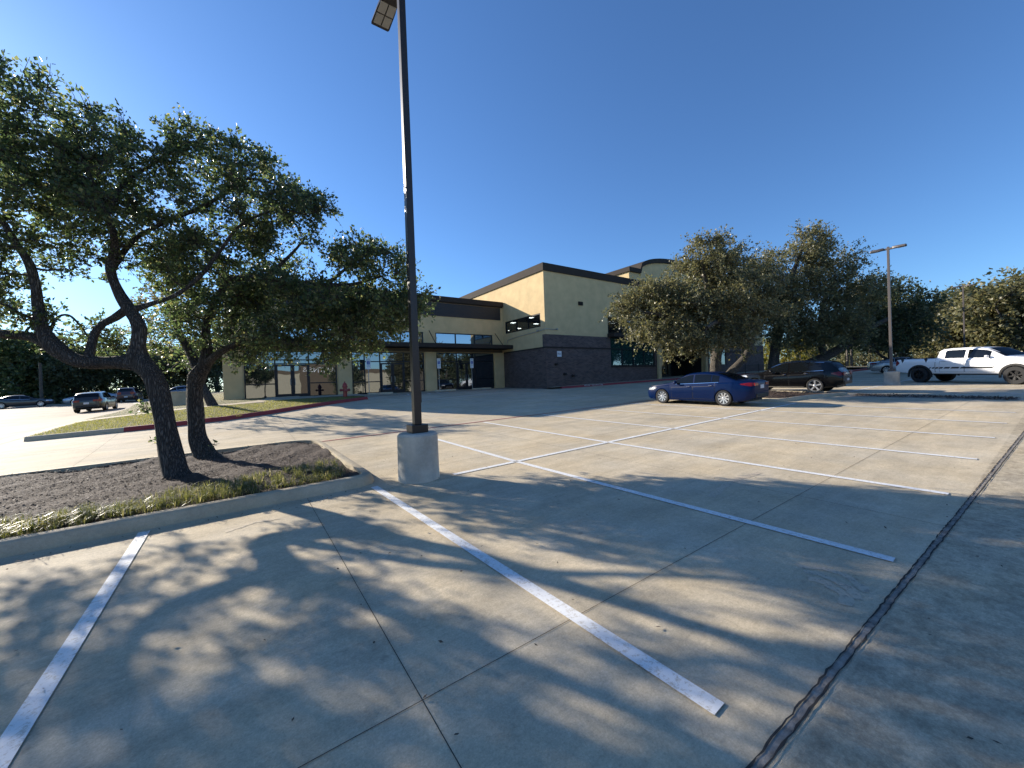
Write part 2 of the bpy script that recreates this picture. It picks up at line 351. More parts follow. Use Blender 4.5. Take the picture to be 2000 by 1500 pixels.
# ------------------------------------------------------------------ draped ground sheets
def drape(name, poly, dz, mat, step=1.0, parent=None, kind='structure', bump=None):
    bm = bmesh.new()
    vs = [bm.verts.new((p[0], p[1], 0)) for p in poly]
    f = bm.faces.new(vs)
    if len(poly) > 4: bmesh.ops.triangulate(bm, faces=[f])
    us = [p[0] for p in poly]; vv = [p[1] for p in poly]
    for ax, lo, hi in ((0, min(us), max(us)), (1, min(vv), max(vv))):
        k = math.ceil(lo/step)*step
        while k < hi:
            if k > lo+1e-4:
                co = [0, 0, 0]; no = [0, 0, 0]; co[ax] = k; no[ax] = 1
                bmesh.ops.bisect_plane(bm, geom=bm.verts[:]+bm.edges[:]+bm.faces[:], plane_co=co, plane_no=no, dist=1e-5)
            k += step
    for v in bm.verts:
        u, w_ = v.co.x, v.co.y
        d = dz+(bump(u, w_) if bump else 0)
        v.co = GW(u, w_, d)
    bmesh.ops.recalc_face_normals(bm, faces=bm.faces)
    bm.faces.ensure_lookup_table()
    if bm.faces[0].normal.z < 0: bmesh.ops.reverse_faces(bm, faces=bm.faces)
    me = bpy.data.meshes.new(name); bm.to_mesh(me); bm.free()
    return link(name, me, mat, parent, kind)
def strip(name, pts, wid, dz, mat, step=.5, jit=0, seed=0, kind='structure', wvar=0):
    rnd = random.Random(seed); P = []
    for i in range(len(pts)-1):
        a = Vector(pts[i]).to_2d(); b = Vector(pts[i+1]).to_2d(); n = max(1, int((b-a).length/step))
        for k in range(n): P.append(a.lerp(b, k/n))
    P.append(Vector(pts[-1]).to_2d())
    vs = []; fs = []
    for i, p in enumerate(P):
        d = (P[min(i+1, len(P)-1)]-P[max(i-1, 0)]).normalized(); n = Vector((-d.y, d.x))
        off = n*rnd.uniform(-jit, jit)
        w1 = wid/2*(1+rnd.uniform(-wvar, wvar)); w2 = wid/2*(1+rnd.uniform(-wvar, wvar))
        for q in (p+off+n*w1, p+off-n*w2): vs.append(GW(q.x, q.y, dz))
    for i in range(len(P)-1): fs.append((2*i, 2*i+1, 2*i+3, 2*i+2))
    me = bpy.data.meshes.new(name); me.from_pydata([tuple(v) for v in vs], [], fs)
    return link(name, me, mat, None, kind)
def strips(name, segs, wid, dz, mat, step=.5):
    vs = []; fs = []
    for (a, b) in segs:
        a = Vector(a); b = Vector(b); d = (b-a).normalized(); nn = Vector((-d.y, d.x))*wid/2; n = max(1, int((b-a).length/step))
        for k in range(n+1):
            p = a.lerp(b, k/n)
            for q in (p+nn, p-nn): vs.append(tuple(GW(q.x, q.y, dz)))
        k0 = len(vs)-2*(n+1)
        for k in range(n): fs.append((k0+2*k, k0+2*k+1, k0+2*k+3, k0+2*k+2))
    me = bpy.data.meshes.new(name); me.from_pydata(vs, [], fs)
    return link(name, me, mat, None, 'structure')
def resample(poly, step, closed=True):
    out = []; n = len(poly)
    for i in range(n if closed else n-1):
        a = Vector(poly[i]); b = Vector(poly[(i+1) % n]); k = max(1, int((b-a).length/step))
        for j in range(k): out.append(a.lerp(b, j/k))
    if not closed: out.append(Vector(poly[-1]))
    return out
def round_poly(poly, rads, seg=6):
    out = []; n = len(poly)
    for i in range(n):
        p = Vector(poly[i]); a = (Vector(poly[i-1])-p).normalized(); b = (Vector(poly[(i+1) % n])-p).normalized(); r = rads[i] if hasattr(rads, '__len__') else rads
        if r == 0: out.append(p); continue
        p0 = p+a*r; p1 = p+b*r
        for k in range(seg+1):
            t = k/seg; out.append(p0*(1-t)**2+p*2*t*(1-t)+p1*t*t)
    return [tuple(q) for q in out]
def kerb(name, path, mat, closed=True, wid=.15, h=.15, side=1, kind='structure', lip=.0):
    P = resample(path, .5, closed); n = len(P); vs = []; fs = []
    prof = [(-.02-lip, -.02), (-.02, 0.004), (0.015, h*.8), (.05, h), (wid, h), (wid+.01, h-.12)]
    for i, p in enumerate(P):
        a = P[i-1] if (closed or i > 0) else p; b = P[(i+1) % n] if (closed or i < n-1) else p
        d = (b-a).normalized(); nn = Vector((-d.y, d.x))*side
        for o, z in prof:
            q = p+nn*o; vs.append(tuple(GW(q.x, q.y, z)))
    m_ = len(prof)
    for i in range(n if closed else n-1):
        j = (i+1) % n
        for k in range(m_-1): fs.append((i*m_+k, i*m_+k+1, j*m_+k+1, j*m_+k))
    if not closed:
        fs.append(tuple(range(m_))); fs.append(tuple((n-1)*m_+k for k in range(m_))[::-1])
    b = MB(); b.add(vs, fs)
    return b.build(name, mat, None, smooth=50, kind=kind)

# terrain reaching the horizon
def terrain():
    c = [-900, -500, -250, -120, -60, -40]+list(range(-36, 72, 4))+[70, 75, 90, 120, 200, 400, 900]
    c = sorted(set(c)); vs = []; fs = []
    d = [-900, -400, -150, -60, -30]+list(range(-28, 76, 4))+[75, 90, 120, 200, 400, 900]; d = sorted(set(d))
    for u in c:
        for v in d: vs.append(tuple(GW(u, v, -.08)))
    n = len(d)
    for i in range(len(c)-1):
        for j in range(n-1): fs.append((i*n+j, (i+1)*n+j, (i+1)*n+j+1, i*n+j+1))
    me = bpy.data.meshes.new('ground'); me.from_pydata(vs, [], fs)
    for p in me.polygons: p.use_smooth = True
    link('ground', me, M['earth'], None, 'structure')
terrain()
# concrete of the car park (right of the entry road) and the entry road itself
drape('parking_lot', [(-6.6, -30), (75, -30), (75, 40), (-6.6, 40)], 0, M['concrete'], 1.0)
drape('road', [(-24, -30), (-6.6, -30), (-6.6, 52), (-9.5, 75), (-40, 75), (-40, 62), (-24, 56)], 0, M['concrete_road'], 1.0)
strip('road_gutter', [(-6.3, -30), (-6.3, 30), (-6.6, 40), (-8.2, 52), (-10.4, 64)], .5, .006, M['kerb'], 1.0)
strips('lane_marking', [((-15.2, 20), (-15.2, 23)), ((-15.2, 30), (-15.2, 33)), ((-15.3, 38), (-15.3, 41)), ((-15.5, 46), (-15.5, 49))], .12, .008, M['white_paint'])
# ---- painted lines
LU = [1.72, 4.25, 6.78, 9.3, 11.82, 14.34, 16.9]
front = [((u-.12, 5.95+.0), (u+.12, .85)) for u in LU]
front[0] = ((1.62, 6.1), (1.86, 1.0))
back = [((u-.2, 11.15), (u-.12, 5.95)) for u in LU[1:]]
strips('parking_line', [((-.97, 6.15), (-.97, .9))]+front+back+[((2.85, 5.88), (17.3, 5.98))], .105, .008, M['white_paint'])
rows2 = [24.55, 27.1, 29.65, 32.2, 34.75, 37.3, 39.85]
strips('parking_line', [((u, .9), (u, 11.1)) for u in rows2]+[((22.5, 6.0), (42, 6.0))], .1, .008, M['white_paint'])
strips('red_fire_line', [((1.45, 11.42), (17.3, 11.32))], .09, .009, M['red_line'])
strips('parking_line', [((7.3, 20.4), (20.0, 24.2)), ((6.6, 24.3), (19.2, 26.9))], .08, .008, M['white_paint'])
strips('parking_line', [((8.9, 24.9), (8.9, 29.0)), ((12.3, 25.6), (12.3, 29.0)), ((15.7, 26.2), (15.7, 29.0)), ((18.6, 26.6), (18.6, 29.0))]+[((9.2+i*.75, 25.2), (10.0+i*.75, 28.2)) for i in range(4)]+[((16.0+i*.75, 26.5), (16.8+i*.75, 28.6)) for i in range(3)], .09, .008, M['white_paint'])
# ---- slab joints and the long sealed crack
J = []
for u in (-3.2, .72, 5.6, 10.4, 15.3): J.append(((u, .7), (u, 6.2 if u < 2 else 11.3)))
J += [((-24, 1.95), (45, 1.95)), ((1.9, 5.78), (2.9, 5.78)), ((1.45, 6.7), (17, 6.7)), ((1.5, 9.0), (17, 9.0)), ((-6, 15.2), (17, 15.2)), ((-3.0, 11.6), (-3.4, 18.4)), ((1.2, 11.6), (1.2, 20)), ((6, 11.6), (6, 24)), ((12, 11.6), (12, 24)), ((6.2, 19.9), (34, 20.2)),
      ((-1, -6), (-1, .6)), ((6, -6), (6, .6)), ((13, -6), (13, .6)), ((20, -6), (20, .6)), ((-20, -4), (45, -4)), ((-24, 24), (-6.8, 24)), ((-24, 34), (-7, 34)), ((-12, -30), (-12, 60))]
strips('slab_joint', J, .0045, .004, M['joint'])
CK = [(-24, .9), (-3, .82), (1.7, .77), (3.66, .73), (8.26, .64), (12.25, .56), (20, .42), (45, .1)]
strip('expansion_joint', CK, .036, .004, M['crack'], .11, .002, 3, wvar=.2)
for k, (dv, sd) in enumerate(((.02, 7), (-.02, 8))):
    strip('expansion_joint', [(u, v+dv) for u, v in CK], (.008), .008, M['joint'], .05, .003, sd, wvar=.9)
# tyre scuffs and a damp patch in the bay beside the joint
for k in range(3):
    a0 = -.9+.12*k; R_ = .5+.11*k
    strip('tyre_mark', [(3.0+R_*math.cos(a0+t*.13)*1.1, 1.1+R_*math.sin(a0+t*.13)*.55) for t in range(10)], .07, .003, M['scuff'], .05, .01, 40+k, wvar=.6)
strip('tyre_mark', [(4.8, 2.6), (5.6, 2.75), (6.4, 2.7)], .10, .003, M['scuff'], .1, .01, 60, wvar=.5)
strip('tyre_mark', [(-.2, 5.5), (.1, 5.6), (.35, 5.55)], .05, .003, M['scuff'], .05, .02, 61, wvar=.7)
strip('expansion_joint', [(6.1, 19.9), (17, 24.9), (20.1, 23.1)], .03, .005, M['joint'], .5)

# ---- kerbed islands
def inset(poly, d):
    P = [Vector(p) for p in poly]; n = len(P); out = []
    for i in range(n):
        a = (P[i]-P[i-1]).normalized(); b = (P[(i+1) % n]-P[i]).normalized(); t = (a+b).normalized(); nn = Vector((-t.y, t.x))
        out.append(tuple(P[i]+nn*d))
    return out
ISL = round_poly([(-24, 6.35), (1.72, 6.25), (1.62, 11.35), (-24, 11.6)], [.3, .35, .9, .3])
kerb('kerb', ISL, M['kerb'], True, .16, .15)
_r1 = random.Random(4)
def lump(u, v): return .03*math.sin(u*3.1+v*1.7)+.02*math.sin(u*7.3-v*5.1)+_r1.uniform(-.012, .012)
drape('mulch_bed', inset(ISL, .165), .10, M['mulch_bed'], .22, None, 'structure', lump)
ISR = round_poly([(17.45, 6.5), (20.0, 6.2), (22.0, 5.4), (22.25, 11.2), (17.45, 11.2)], [.6, .6, .6, .5, .5])
drape('leaf_drift', [(20.9, 5.6), (21.1, 3.0), (21.3, .9), (22.0, .9), (22.2, 3.2), (22.0, 5.5)], .006, M['litter_drift'], .5)
kerb('kerb', ISR, M['kerb'], True, .15, .13)
drape('mulch_bed', inset(ISR, .155), .09, M['mulch_bed'], .3, None, 'structure', lump)
# planted verge between drive and storefront, its kerb painted red
RK = [(-5.6, 18.7), (-4.4, 18.5), (-2.5, 18.3), (-.5, 18.6), (.85, 19.4), (2.6, 20.85), (4.4, 22.3), (6.1, 23.6)]
kerb('kerb', RK[:2]+[(-3.3, 18.38)], M['kerb'], False, .15, .14)
kerb('red_kerb', [(-3.3, 18.38)]+RK[2:], M['red_paint'], False, .17, .15)
drape('lawn', [(-5.6, 18.85), (-4.4, 18.66), (-2.5, 18.46), (-.5, 18.76), (.75, 19.5), (2.5, 20.98), (4.3, 22.45), (5.9, 23.75), (6.4, 25.4), (4.6, 26.2), (2.2, 25.3), (1.3, 24.5), (-.3, 23.6), (-3.3, 23.9), (-5.6, 24.2)], .10, M['lawn'], .5)
drape('sidewalk', [(-5.9, 24.2), (-3.3, 23.9), (-.3, 23.6), (1.3, 24.5), (2.2, 25.3), (4.6, 26.2), (6.4, 25.6), (6.6, 27.4), (6.6, 28.6), (1.2, 28.6), (1.2, 27.2), (.5, 25.4), (-.3, 24.5), (-3.3, 24.8), (-5.9, 25.2)], .115, M['kerb'], .7)
drape('lawn', [(-5.9, 25.2), (-3.3, 24.8), (-.3, 24.5), (.5, 25.4), (1.2, 27.2), (1.2, 29.3), (-.9, 29.5), (-1.2, 50), (-8.5, 52), (-6.9, 40), (-6.3, 33)], .10, M['lawn'], 1.0)
drape('sidewalk', [(6.3, 25.9), (19.8, 28.2), (19.8, 29.6), (-.9, 29.6), (-.9, 28.5), (6.5, 28.7)], .02, M['kerb'], .8)
# kerb and walk along the tall block
drape('sidewalk', [(19.7, 22.9), (33.8, 22.3), (58, 20.9), (60, 24), (60, 26), (19.9, 28)], .145, M['kerb'], 1.0)
kerb('red_kerb', [(20.6, 22.75), (33.8, 22.15), (60, 20.75)], M['red_paint'], False, .18, .16)
kerb('red_kerb', [(50, 13.3), (62, 13.6), (75, 12.0)], M['red_paint'], False, .3, .17)
text_obj('fire_lane_lettering', 'FIRE LANE   TOW-AWAY ZONE', .15, GW(24.0, 22.585, .10), W(1, -.043), Vector((0, 0, 1)), M['white_paint'], None, .004)['kind'] = 'structure'

# ------------------------------------------------------------------ small scattered stuff
def scatter_mesh(name, pts, mat, kind='stuff'):
    """pts: list of (pos, dir, side, length, width) quads"""
    n = len(pts); v = np.zeros((n*4, 3)); 
    for i, (p, d, s_, L, w_) in enumerate(pts):
        v[4*i] = p; v[4*i+1] = p+d*L*.5+s_*w_; v[4*i+2] = p+d*L; v[4*i+3] = p+d*L*.5-s_*w_
    me = bpy.data.meshes.new(name); me.from_pydata(v.tolist(), [], [(4*i, 4*i+1, 4*i+2, 4*i+3) for i in range(n)])
    return link(name, me, mat, None, kind)
rnd = random.Random(11)
pts = []
for i in range(26000):
    u = rnd.uniform(-13, 1.5) if i % 4 else rnd.uniform(-4, 1.5); v = rnd.uniform(6.5, 11.3)
    a = rnd.uniform(0, 6.28); d = Vector((math.cos(a), math.sin(a), rnd.uniform(-.25, .5))).normalized(); s_ = d.cross(Vector((rnd.uniform(-.4, .4), rnd.uniform(-.4, .4), 1))).normalized()
    pts.append((GW(u, v, .10+rnd.uniform(.0, .04)+.02*math.sin(u*3.1+v*1.7)), d, s_, rnd.uniform(.02, .06), rnd.uniform(.004, .012)))
for i in range(5000):
    u = rnd.uniform(17.7, 22); v = rnd.uniform(6.5, 11); 
    dz_ = .10
    if i % 2: u = rnd.uniform(21.2, 22.1); v = rnd.uniform(1.0, 5.3); dz_ = .01
    a = rnd.uniform(0, 6.28); d = Vector((math.cos(a), math.sin(a), rnd.uniform(-.25, .6))).normalized(); s_ = d.cross(Vector((0, 0, 1))).normalized()
    pts.append((GW(u, v, dz_+rnd.uniform(.0, .05)), d, s_, rnd.uniform(.04, .11), rnd.uniform(.01, .03)))
tag(scatter_mesh('mulch_chips', pts, leafmat('chips', (.022, .012, .008), (.075, .044, .030), (.24, .17, .12), .8, 0)), 'brown shredded bark mulch in the planting islands', 'mulch')
pts = []
def tuft(u, v, h, n):
    for k in range(n):
        a = rnd.uniform(0, 6.28); hh = h*rnd.uniform(.6, 1.2); p = GW(u+rnd.gauss(0, .03), v+rnd.gauss(0, .03), .10); dx = Vector((math.cos(a), math.sin(a), 0)); s_ = Vector((-math.sin(a), math.cos(a), 0))
        # arching blade of two quads
        q = p+dx*hh*.35+Vector((0, 0, hh*.8)); pts.append((p, (q-p).normalized(), s_, (q-p).length, .0045))
        pts.append((q-(q-p)*.12, (dx*.9+Vector((0, 0, rnd.uniform(-.5, .1)))).normalized(), s_, hh*.55, .004))
for i in range(1150):
    u = rnd.uniform(-11, 1.35); edge = rnd.random()
    v = 6.5+edge**1.3*(.7+.25*math.sin(u*1.3)+(.35 if u > -.9 else .1))
    if rnd.random() < .12*(1+math.sin(u*5)): continue
    tuft(u, v, rnd.uniform(.13, .22), 14)
tag(scatter_mesh('liriope_border', pts, M['leaf_grass']), 'low strappy grass border along the front kerb of the tree island', 'ground cover')
pts = []
for i in range(26000):
    u = rnd.uniform(-5.6, 6); v = rnd.uniform(18.5, 25)
    line = 18.7 if u < 0 else 18.9+u*.81
    if v < line or (v > 23.6 and u < 1): continue
    if v > 25.0+.4*max(0, u-2): continue
    a = rnd.uniform(0, 6.28); d = Vector((math.cos(a)*.5, math.sin(a)*.5, 1)).normalized()
    pts.append((GW(u, v, .09), d, Vector((-math.sin(a), math.cos(a), 0)), rnd.uniform(.05, .1), .006))
tag(scatter_mesh('grass', pts, leafmat('lawn_blade', (.11, .125, .035), (.22, .21, .07), (.38, .33, .15), .6, .4)), 'short yellowing turf on the verge by the red kerb', 'grass')
# leaf litter and acorns on the concrete
pts = []
for i in range(420):
    u = rnd.uniform(-4, 9); v = rnd.uniform(-1, 6); 
    if i < 140: u = rnd.gauss(2.1, .7); v = rnd.gauss(7.0, 1.0)
    if i > 330: v = 6.1-abs(rnd.gauss(0, .12)); u = rnd.uniform(-6, 1.6)
    if u < 1.8 and v > 6.1: continue
    a = rnd.uniform(0, 6.28); d = Vector((math.cos(a), math.sin(a), rnd.uniform(.0, .5))).normalized(); s_ = d.cross(Vector((rnd.uniform(-.4, .4), rnd.uniform(-.4, .4), 1))).normalized()
    pts.append((GW(u, v, .012), d, s_, rnd.uniform(.015, .045), rnd.uniform(.004, .011)))
tag(scatter_mesh('leaf_litter', pts, leafmat('litter', (.03, .02, .012), (.08, .05, .03), (.16, .12, .07), .7, 0)), 'tiny dry leaves and acorns scattered on the concrete', 'leaf litter')
# ------------------------------------------------------------------ buildings (built in car park axes u, v)
def wall_v(mb, v0, th, u0, u1, z0, z1, holes):
    """wall facing -v with rectangular openings (ua, ub, za, zb)"""
    us = sorted({u0, u1, *[h[0] for h in holes], *[h[1] for h in holes]}); zs = sorted({z0, z1, *[h[2] for h in holes], *[h[3] for h in holes]})
    for i in range(len(us)-1):
        run = None
        for j in range(len(zs)-1):
            cu = (us[i]+us[i+1])/2; cz = (zs[j]+zs[j+1])/2
            hole = any(h[0] < cu < h[1] and h[2] < cz < h[3] for h in holes)
            if not hole and run is None: run = zs[j]
            if (hole or j == len(zs)-2) and run is not None:
                top = zs[j] if hole else zs[j+1]
                mb.box((us[i], v0, run), (us[i+1], v0+th, top), W); run = None
def wall_u(mb, u0, th, v0, v1, z0, z1, holes):
    vs = sorted({v0, v1, *[h[0] for h in holes], *[h[1] for h in holes]}); zs = sorted({z0, z1, *[h[2] for h in holes], *[h[3] for h in holes]})
    for i in range(len(vs)-1):
        run = None
        for j in range(len(zs)-1):
            cu = (vs[i]+vs[i+1])/2; cz = (zs[j]+zs[j+1])/2
            hole = any(h[0] < cu < h[1] and h[2] < cz < h[3] for h in holes)
            if not hole and run is None: run = zs[j]
            if (hole or j == len(zs)-2) and run is not None:
                top = zs[j] if hole else zs[j+1]
                mb.box((u0, vs[i], run), (u0+th, vs[i+1], top), W); run = None
def ubox(name, p0, p1, mat, par, bevel=0, **k):
    b = MB(); b.box(p0, p1, W); return b.build(name, mat, par, bevel=bevel, **k)
BL = empty('commercial_building', GW(19.8, 29.5), 'tan stucco commercial building with dark brick base, glass storefronts and a tall corner block', 'building'); setw()
# low wing walls
O = [(.2, 5.6, 1.10, 4.22), (6.6, 12.1, 1.10, 4.22), (13.15, 18.65, 1.12, 4.22)]
C3 = [(.9, 5.5, 4.95, 5.86), (6.6, 12.1, 4.95, 5.86), (13.15, 18.62, 4.95, 5.86)]
mb = MB(); wall_v(mb, 29.5, .3, -.7, 19.8, .5, 8.4, O+C3); wall_u(mb, -.7, .3, 29.8, 48, .5, 8.4, []); mb.build('wall', M['stucco'], BL)['label'] = 'tan stucco wall of the low storefront wing'
# corner piers give relief to the end of the wing
for p0, p1 in (((-.86, 29.36, .9), (.12, 29.496, 4.3)), ((-.86, 30.2, .9), (-.704, 31.2, 4.3)), ((5.66, 29.41, .95), (6.54, 29.497, 4.26)), ((12.16, 29.41, .95), (13.09, 29.497, 4.26)), ((18.71, 29.41, .95), (19.7, 29.497, 4.26))):
    ubox('pilaster', p0, p1, M['stucco'], BL)
mb = MB(); mb.box((-.9, 29.3, 8.42), (19.75, 48, 8.84), W); mb.box((-.82, 29.42, 8.34), (19.76, 47.9, 8.418), W); mb.build('roof_parapet', M['bronze'], BL)
mb = MB()
for i in range(9): mb.box((.1, 29.44+.0*i, 7.22+i*.122), (19.5, 29.498, 7.22+i*.122+.112), W)
mb.build('sign_band', M['bronze_band'], BL)
cn = MB(); cn.box((-.3, 27.95, 4.52), (19.76, 29.49, 4.84), W); co = cn.build('canopy', M['bronze'], BL, bevel=.02)
for u in (1.2, 6.1, 12.6, 18.9):
    b = MB(); b.tube([W(u, 28.3, 4.86), W(u, 29.49, 6.0)], .03, 6); b.build('tie_rod', M['bronze'], co)
mb = MB(); mb.box((.14, 29.42, 4.26), (19.6, 29.5-.004, 4.5), W); mb.build('soffit_band', M['taupe'], BL)
def storefront(u0, u1, z0, z1, v, muls, trans, door=None, glass='glass', par=BL, name='storefront_window', num=None, addr=None):
    fr = MB(); t = .07
    fr.box((u0, v+.02, z0), (u1, v+.14, z0+t), W); fr.box((u0, v+.02, z1-t), (u1, v+.14, z1), W)
    for x in (u0, u1-t): fr.box((x, v+.021, z0+t), (x+t, v+.139, z1-t), W)
    for x in muls: fr.box((x-t/2, v+.022, z0+t), (x+t/2, v+.138, z1-t), W)
    edges = [u0]+list(muls)+[u1]
    for z in trans:
        for a, b in zip(edges[:-1], edges[1:]):
            if door and a >= door[0]-.05 and b <= door[1]+.05 and z < door[2]-.1: continue
            fr.box((a+t*.6, v+.024, z-t/2), (b-t*.6, v+.136, z+t/2), W)
    f = fr.build(name, M['frame'], par)
    g = MB(); g.box((u0+.03, v+.085, z0+.03), (u1-.03, v+.1, z1-.03), W); g.build('pane', M[glass], f)
    if door:
        a, b, zt = door; mid = (a+b)/2
        for (x0, x1, hx) in ((a+.03, mid-.006, mid-.13), (mid+.006, b-.03, mid+.13)):
            d = MB(); s = .11
            d.box((x0, v-.01, z0+.02), (x1, v+.06, z0+.27), W); d.box((x0, v-.01, zt-.14), (x1, v+.06, zt-.035), W)
            for y in (x0, x1-s): d.box((y, v-.009, z0+.27), (y+s, v+.059, zt-.14), W)
            dd = d.build('door', M['frame'], par)
            g = MB(); g.box((x0+s, v+.02, z0+.27), (x1-s, v+.035, zt-.14), W); g.build('pane', M[glass], dd)
            h = MB(); h.tube([W(hx, v-.02, z0+.85), W(hx, v-.09, z0+.87), W(hx, v-.09, z0+1.25), W(hx, v-.02, z0+1.27)], .016, 6); h.build('handle', M['steel'], dd)
    if addr:
        text_obj('suite_number', addr[0], .17, W(addr[1], v+.01, addr[2]), W(1, 0), (0, 0, 1), M['white_metal'], f, .004)
    return f
storefront(*O[0], 29.5, (1.87, 3.85), (2.05, 3.62, 3.36), (1.87, 3.85, 3.34), addr=('400', 3.1, 3.50))
storefront(*O[1], 29.5, (7.5, 8.62, 10.45), (2.0, 3.5), (8.62, 10.45, 3.42), addr=('300', 9.5, 3.65))
storefront(*O[2], 29.5, (15.0, 16.8), (2.0, 3.5), (15.0, 16.8, 3.42))
for a in C3:
    n = 3 if a[0] < 13 else 3
    storefront(*a, 29.5, [a[0]+(a[1]-a[0])*(k+1)/n for k in range(n-1)], (), glass='glass_sky', name='clerestory_window')
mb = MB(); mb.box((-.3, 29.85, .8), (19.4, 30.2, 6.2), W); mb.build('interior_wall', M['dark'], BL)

# tall corner block
V0 = 23.57; U0 = 19.8
HW = [(27.1, 33.9, 5.62, 7.12), (27.3, 33.75, 2.72, 5.28)]
ENT = [(34.3, 42.9, 1.3, 5.0)]; GR = [(43.9, 47.8, 2.7, 5.2)]
mb = MB(); wall_v(mb, V0, .3, U0, 35.2, 4.3, 10.32, HW); wall_v(mb, V0, .3, 35.2, 57.7, 4.3, 8.2, ENT+GR); mb.box((35.2, V0, 8.2), (50, V0+.3, 10.6), W)
wall_u(mb, U0, .3, V0+.3, 40, 4.3, 10.32, [(24.12, 29.15, 5.95, 7.03)]); mb.box((57.4, V0+.3, 1.2), (57.7, 40, 8.2), W)
mb.build('wall', M['stucco'], BL)['label'] = 'tall blank stucco corner block, sunlit on its left face'
mb = MB(); mb.box((U0-.1, V0-.1, 10.3), (35.2, V0+.45, 10.9), W); mb.box((U0-.1, V0+.45, 10.3), (U0+.5, 40, 10.9), W); mb.box((35.202, V0-.1, 10.58), (50.1, V0+.45, 11.15), W); mb.box((50.1, V0-.08, 8.0), (57.8, V0+.4, 8.6), W); mb.box((57.5, V0+.4, 8.0), (57.8, 40, 8.6), W)
mb.build('parapet', M['bronze'], BL)
mb = MB(); mb.box((U0+.5, V0+.45, 10.2), (35.2, 40, 10.5), W); mb.box((35.2, V0+.45, 10.4), (50, 40, 10.7), W); mb.box((50, V0+.3, 7.7), (57.5, 40, 8.1), W); mb.box((-.6, 29.9, 8.0), (19.8, 47.8, 8.4), W); mb.build('roof', M['dark'], BL)
# brick base
class OffMB(MB): pass
mb = MB(); wall_v(mb, V0-.06, .36, U0-.06, 34.2, .6, 4.2, [(27.3, 33.75, 2.72, 5.28)]); wall_u(mb, U0-.06, .3, V0+.3, 29.44, .6, 4.2, [])
mb.off = tuple(BL.location); mb.build('brick_base', M['brick'], BL, uvproj=True); mb = MB()
wall_v(mb, V0-.06, .36, 43.0, 57.76, 1.0, 4.2, [(43.9, 47.8, 2.7, 5.2)])
mb.off = tuple(BL.location); mb.build('brick_base', M['brick'], BL, uvproj=True)
for a, b in ((U0-.1, 27.28), (33.77, 34.2), (43.0, 43.88), (47.82, 57.8)): ubox('ledge', (a, V0-.1, 4.2), (b, V0+.02, 4.3), M['bronze'], BL)
ubox('ledge', (U0-.1, V0+.02, 4.2), (U0+.02, 29.4, 4.3), M['bronze'], BL)
# windows of the tall block
storefront(27.1, 33.9, 5.62, 7.12, V0, [28.8, 30.5, 32.2], (), glass='glass_blue', name='window')
storefront(27.3, 33.75, 2.72, 5.28, V0-.06, [28.9, 30.5, 32.1], (4.25,), glass='glass_green', name='window')
storefront(43.9, 47.8, 2.7, 5.2, V0-.06, [45.2, 46.5], (4.25,), glass='glass_green', name='window')
mb = MB(); mb.box((27.0, V0-.75, 5.28), (34.0, V0-.004, 5.6), W); mb.build('window_canopy', M['bronze'], BL)
mb = MB(); mb.box((27.25, V0-.14, 2.6), (33.8, V0-.062, 2.715), W); mb.build('sill', M['bronze'], BL)
f = MB(); t = .07
for z in (5.95, 6.96): f.box((U0+.03, 24.12, z), (U0+.15, 29.15, z+t), W)
for v in (24.12, 25.78, 27.45, 29.08): f.box((U0+.031, v, 6.02), (U0+.149, v+t, 6.96), W)
fo = f.build('window', M['frame'], BL); g = MB(); g.box((U0+.09, 24.15, 5.98), (U0+.1, 29.12, 7.0), W); g.build('pane', M['glass_clear'], fo)
# the lit room behind the high windows
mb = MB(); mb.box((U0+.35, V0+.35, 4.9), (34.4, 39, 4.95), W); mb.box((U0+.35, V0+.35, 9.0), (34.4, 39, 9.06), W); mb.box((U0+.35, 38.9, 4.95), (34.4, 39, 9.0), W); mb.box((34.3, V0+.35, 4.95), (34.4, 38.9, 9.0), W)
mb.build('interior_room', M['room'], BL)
for (u, v, z) in ((24.34, 31.16, 8.0), (24.62, 34.69, 8.0), (27.56, 34.36, 8.0), (27.95, 38.2, 8.0), (25.9, 37.8, 7.6), (33.2, 28.1, 7.5), (33.6, 30.6, 7.4), (31.0, 26.5, 7.3), (30.8, 33.5, 8.0)):
    b = MB(); b.box((u-.22, v-.2, z), (u+.22, v+.2, z+.05), W); b.build('ceiling_light', M['lamp'], BL)
# entrance
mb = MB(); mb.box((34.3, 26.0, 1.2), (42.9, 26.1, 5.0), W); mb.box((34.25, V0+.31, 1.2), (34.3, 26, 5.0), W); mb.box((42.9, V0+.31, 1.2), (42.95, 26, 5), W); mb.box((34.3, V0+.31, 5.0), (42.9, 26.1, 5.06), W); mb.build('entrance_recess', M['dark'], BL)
storefront(35.0, 42.0, 1.55, 4.7, 25.8, (36.4, 38.2, 40.0), (3.7,), (36.4, 40.0, 3.62), name='entrance_window')
for u in (34.2, 42.95): ubox('entrance_column', (u-.18, V0-.3, 1.3), (u+.26, V0-.105, 5.3), M['stucco'], BL)
mb = MB(); mb.box((34.0, V0-1.2, 5.3), (43.3, V0-.002, 5.65), W); mb.build('entrance_canopy', M['bronze'], BL)
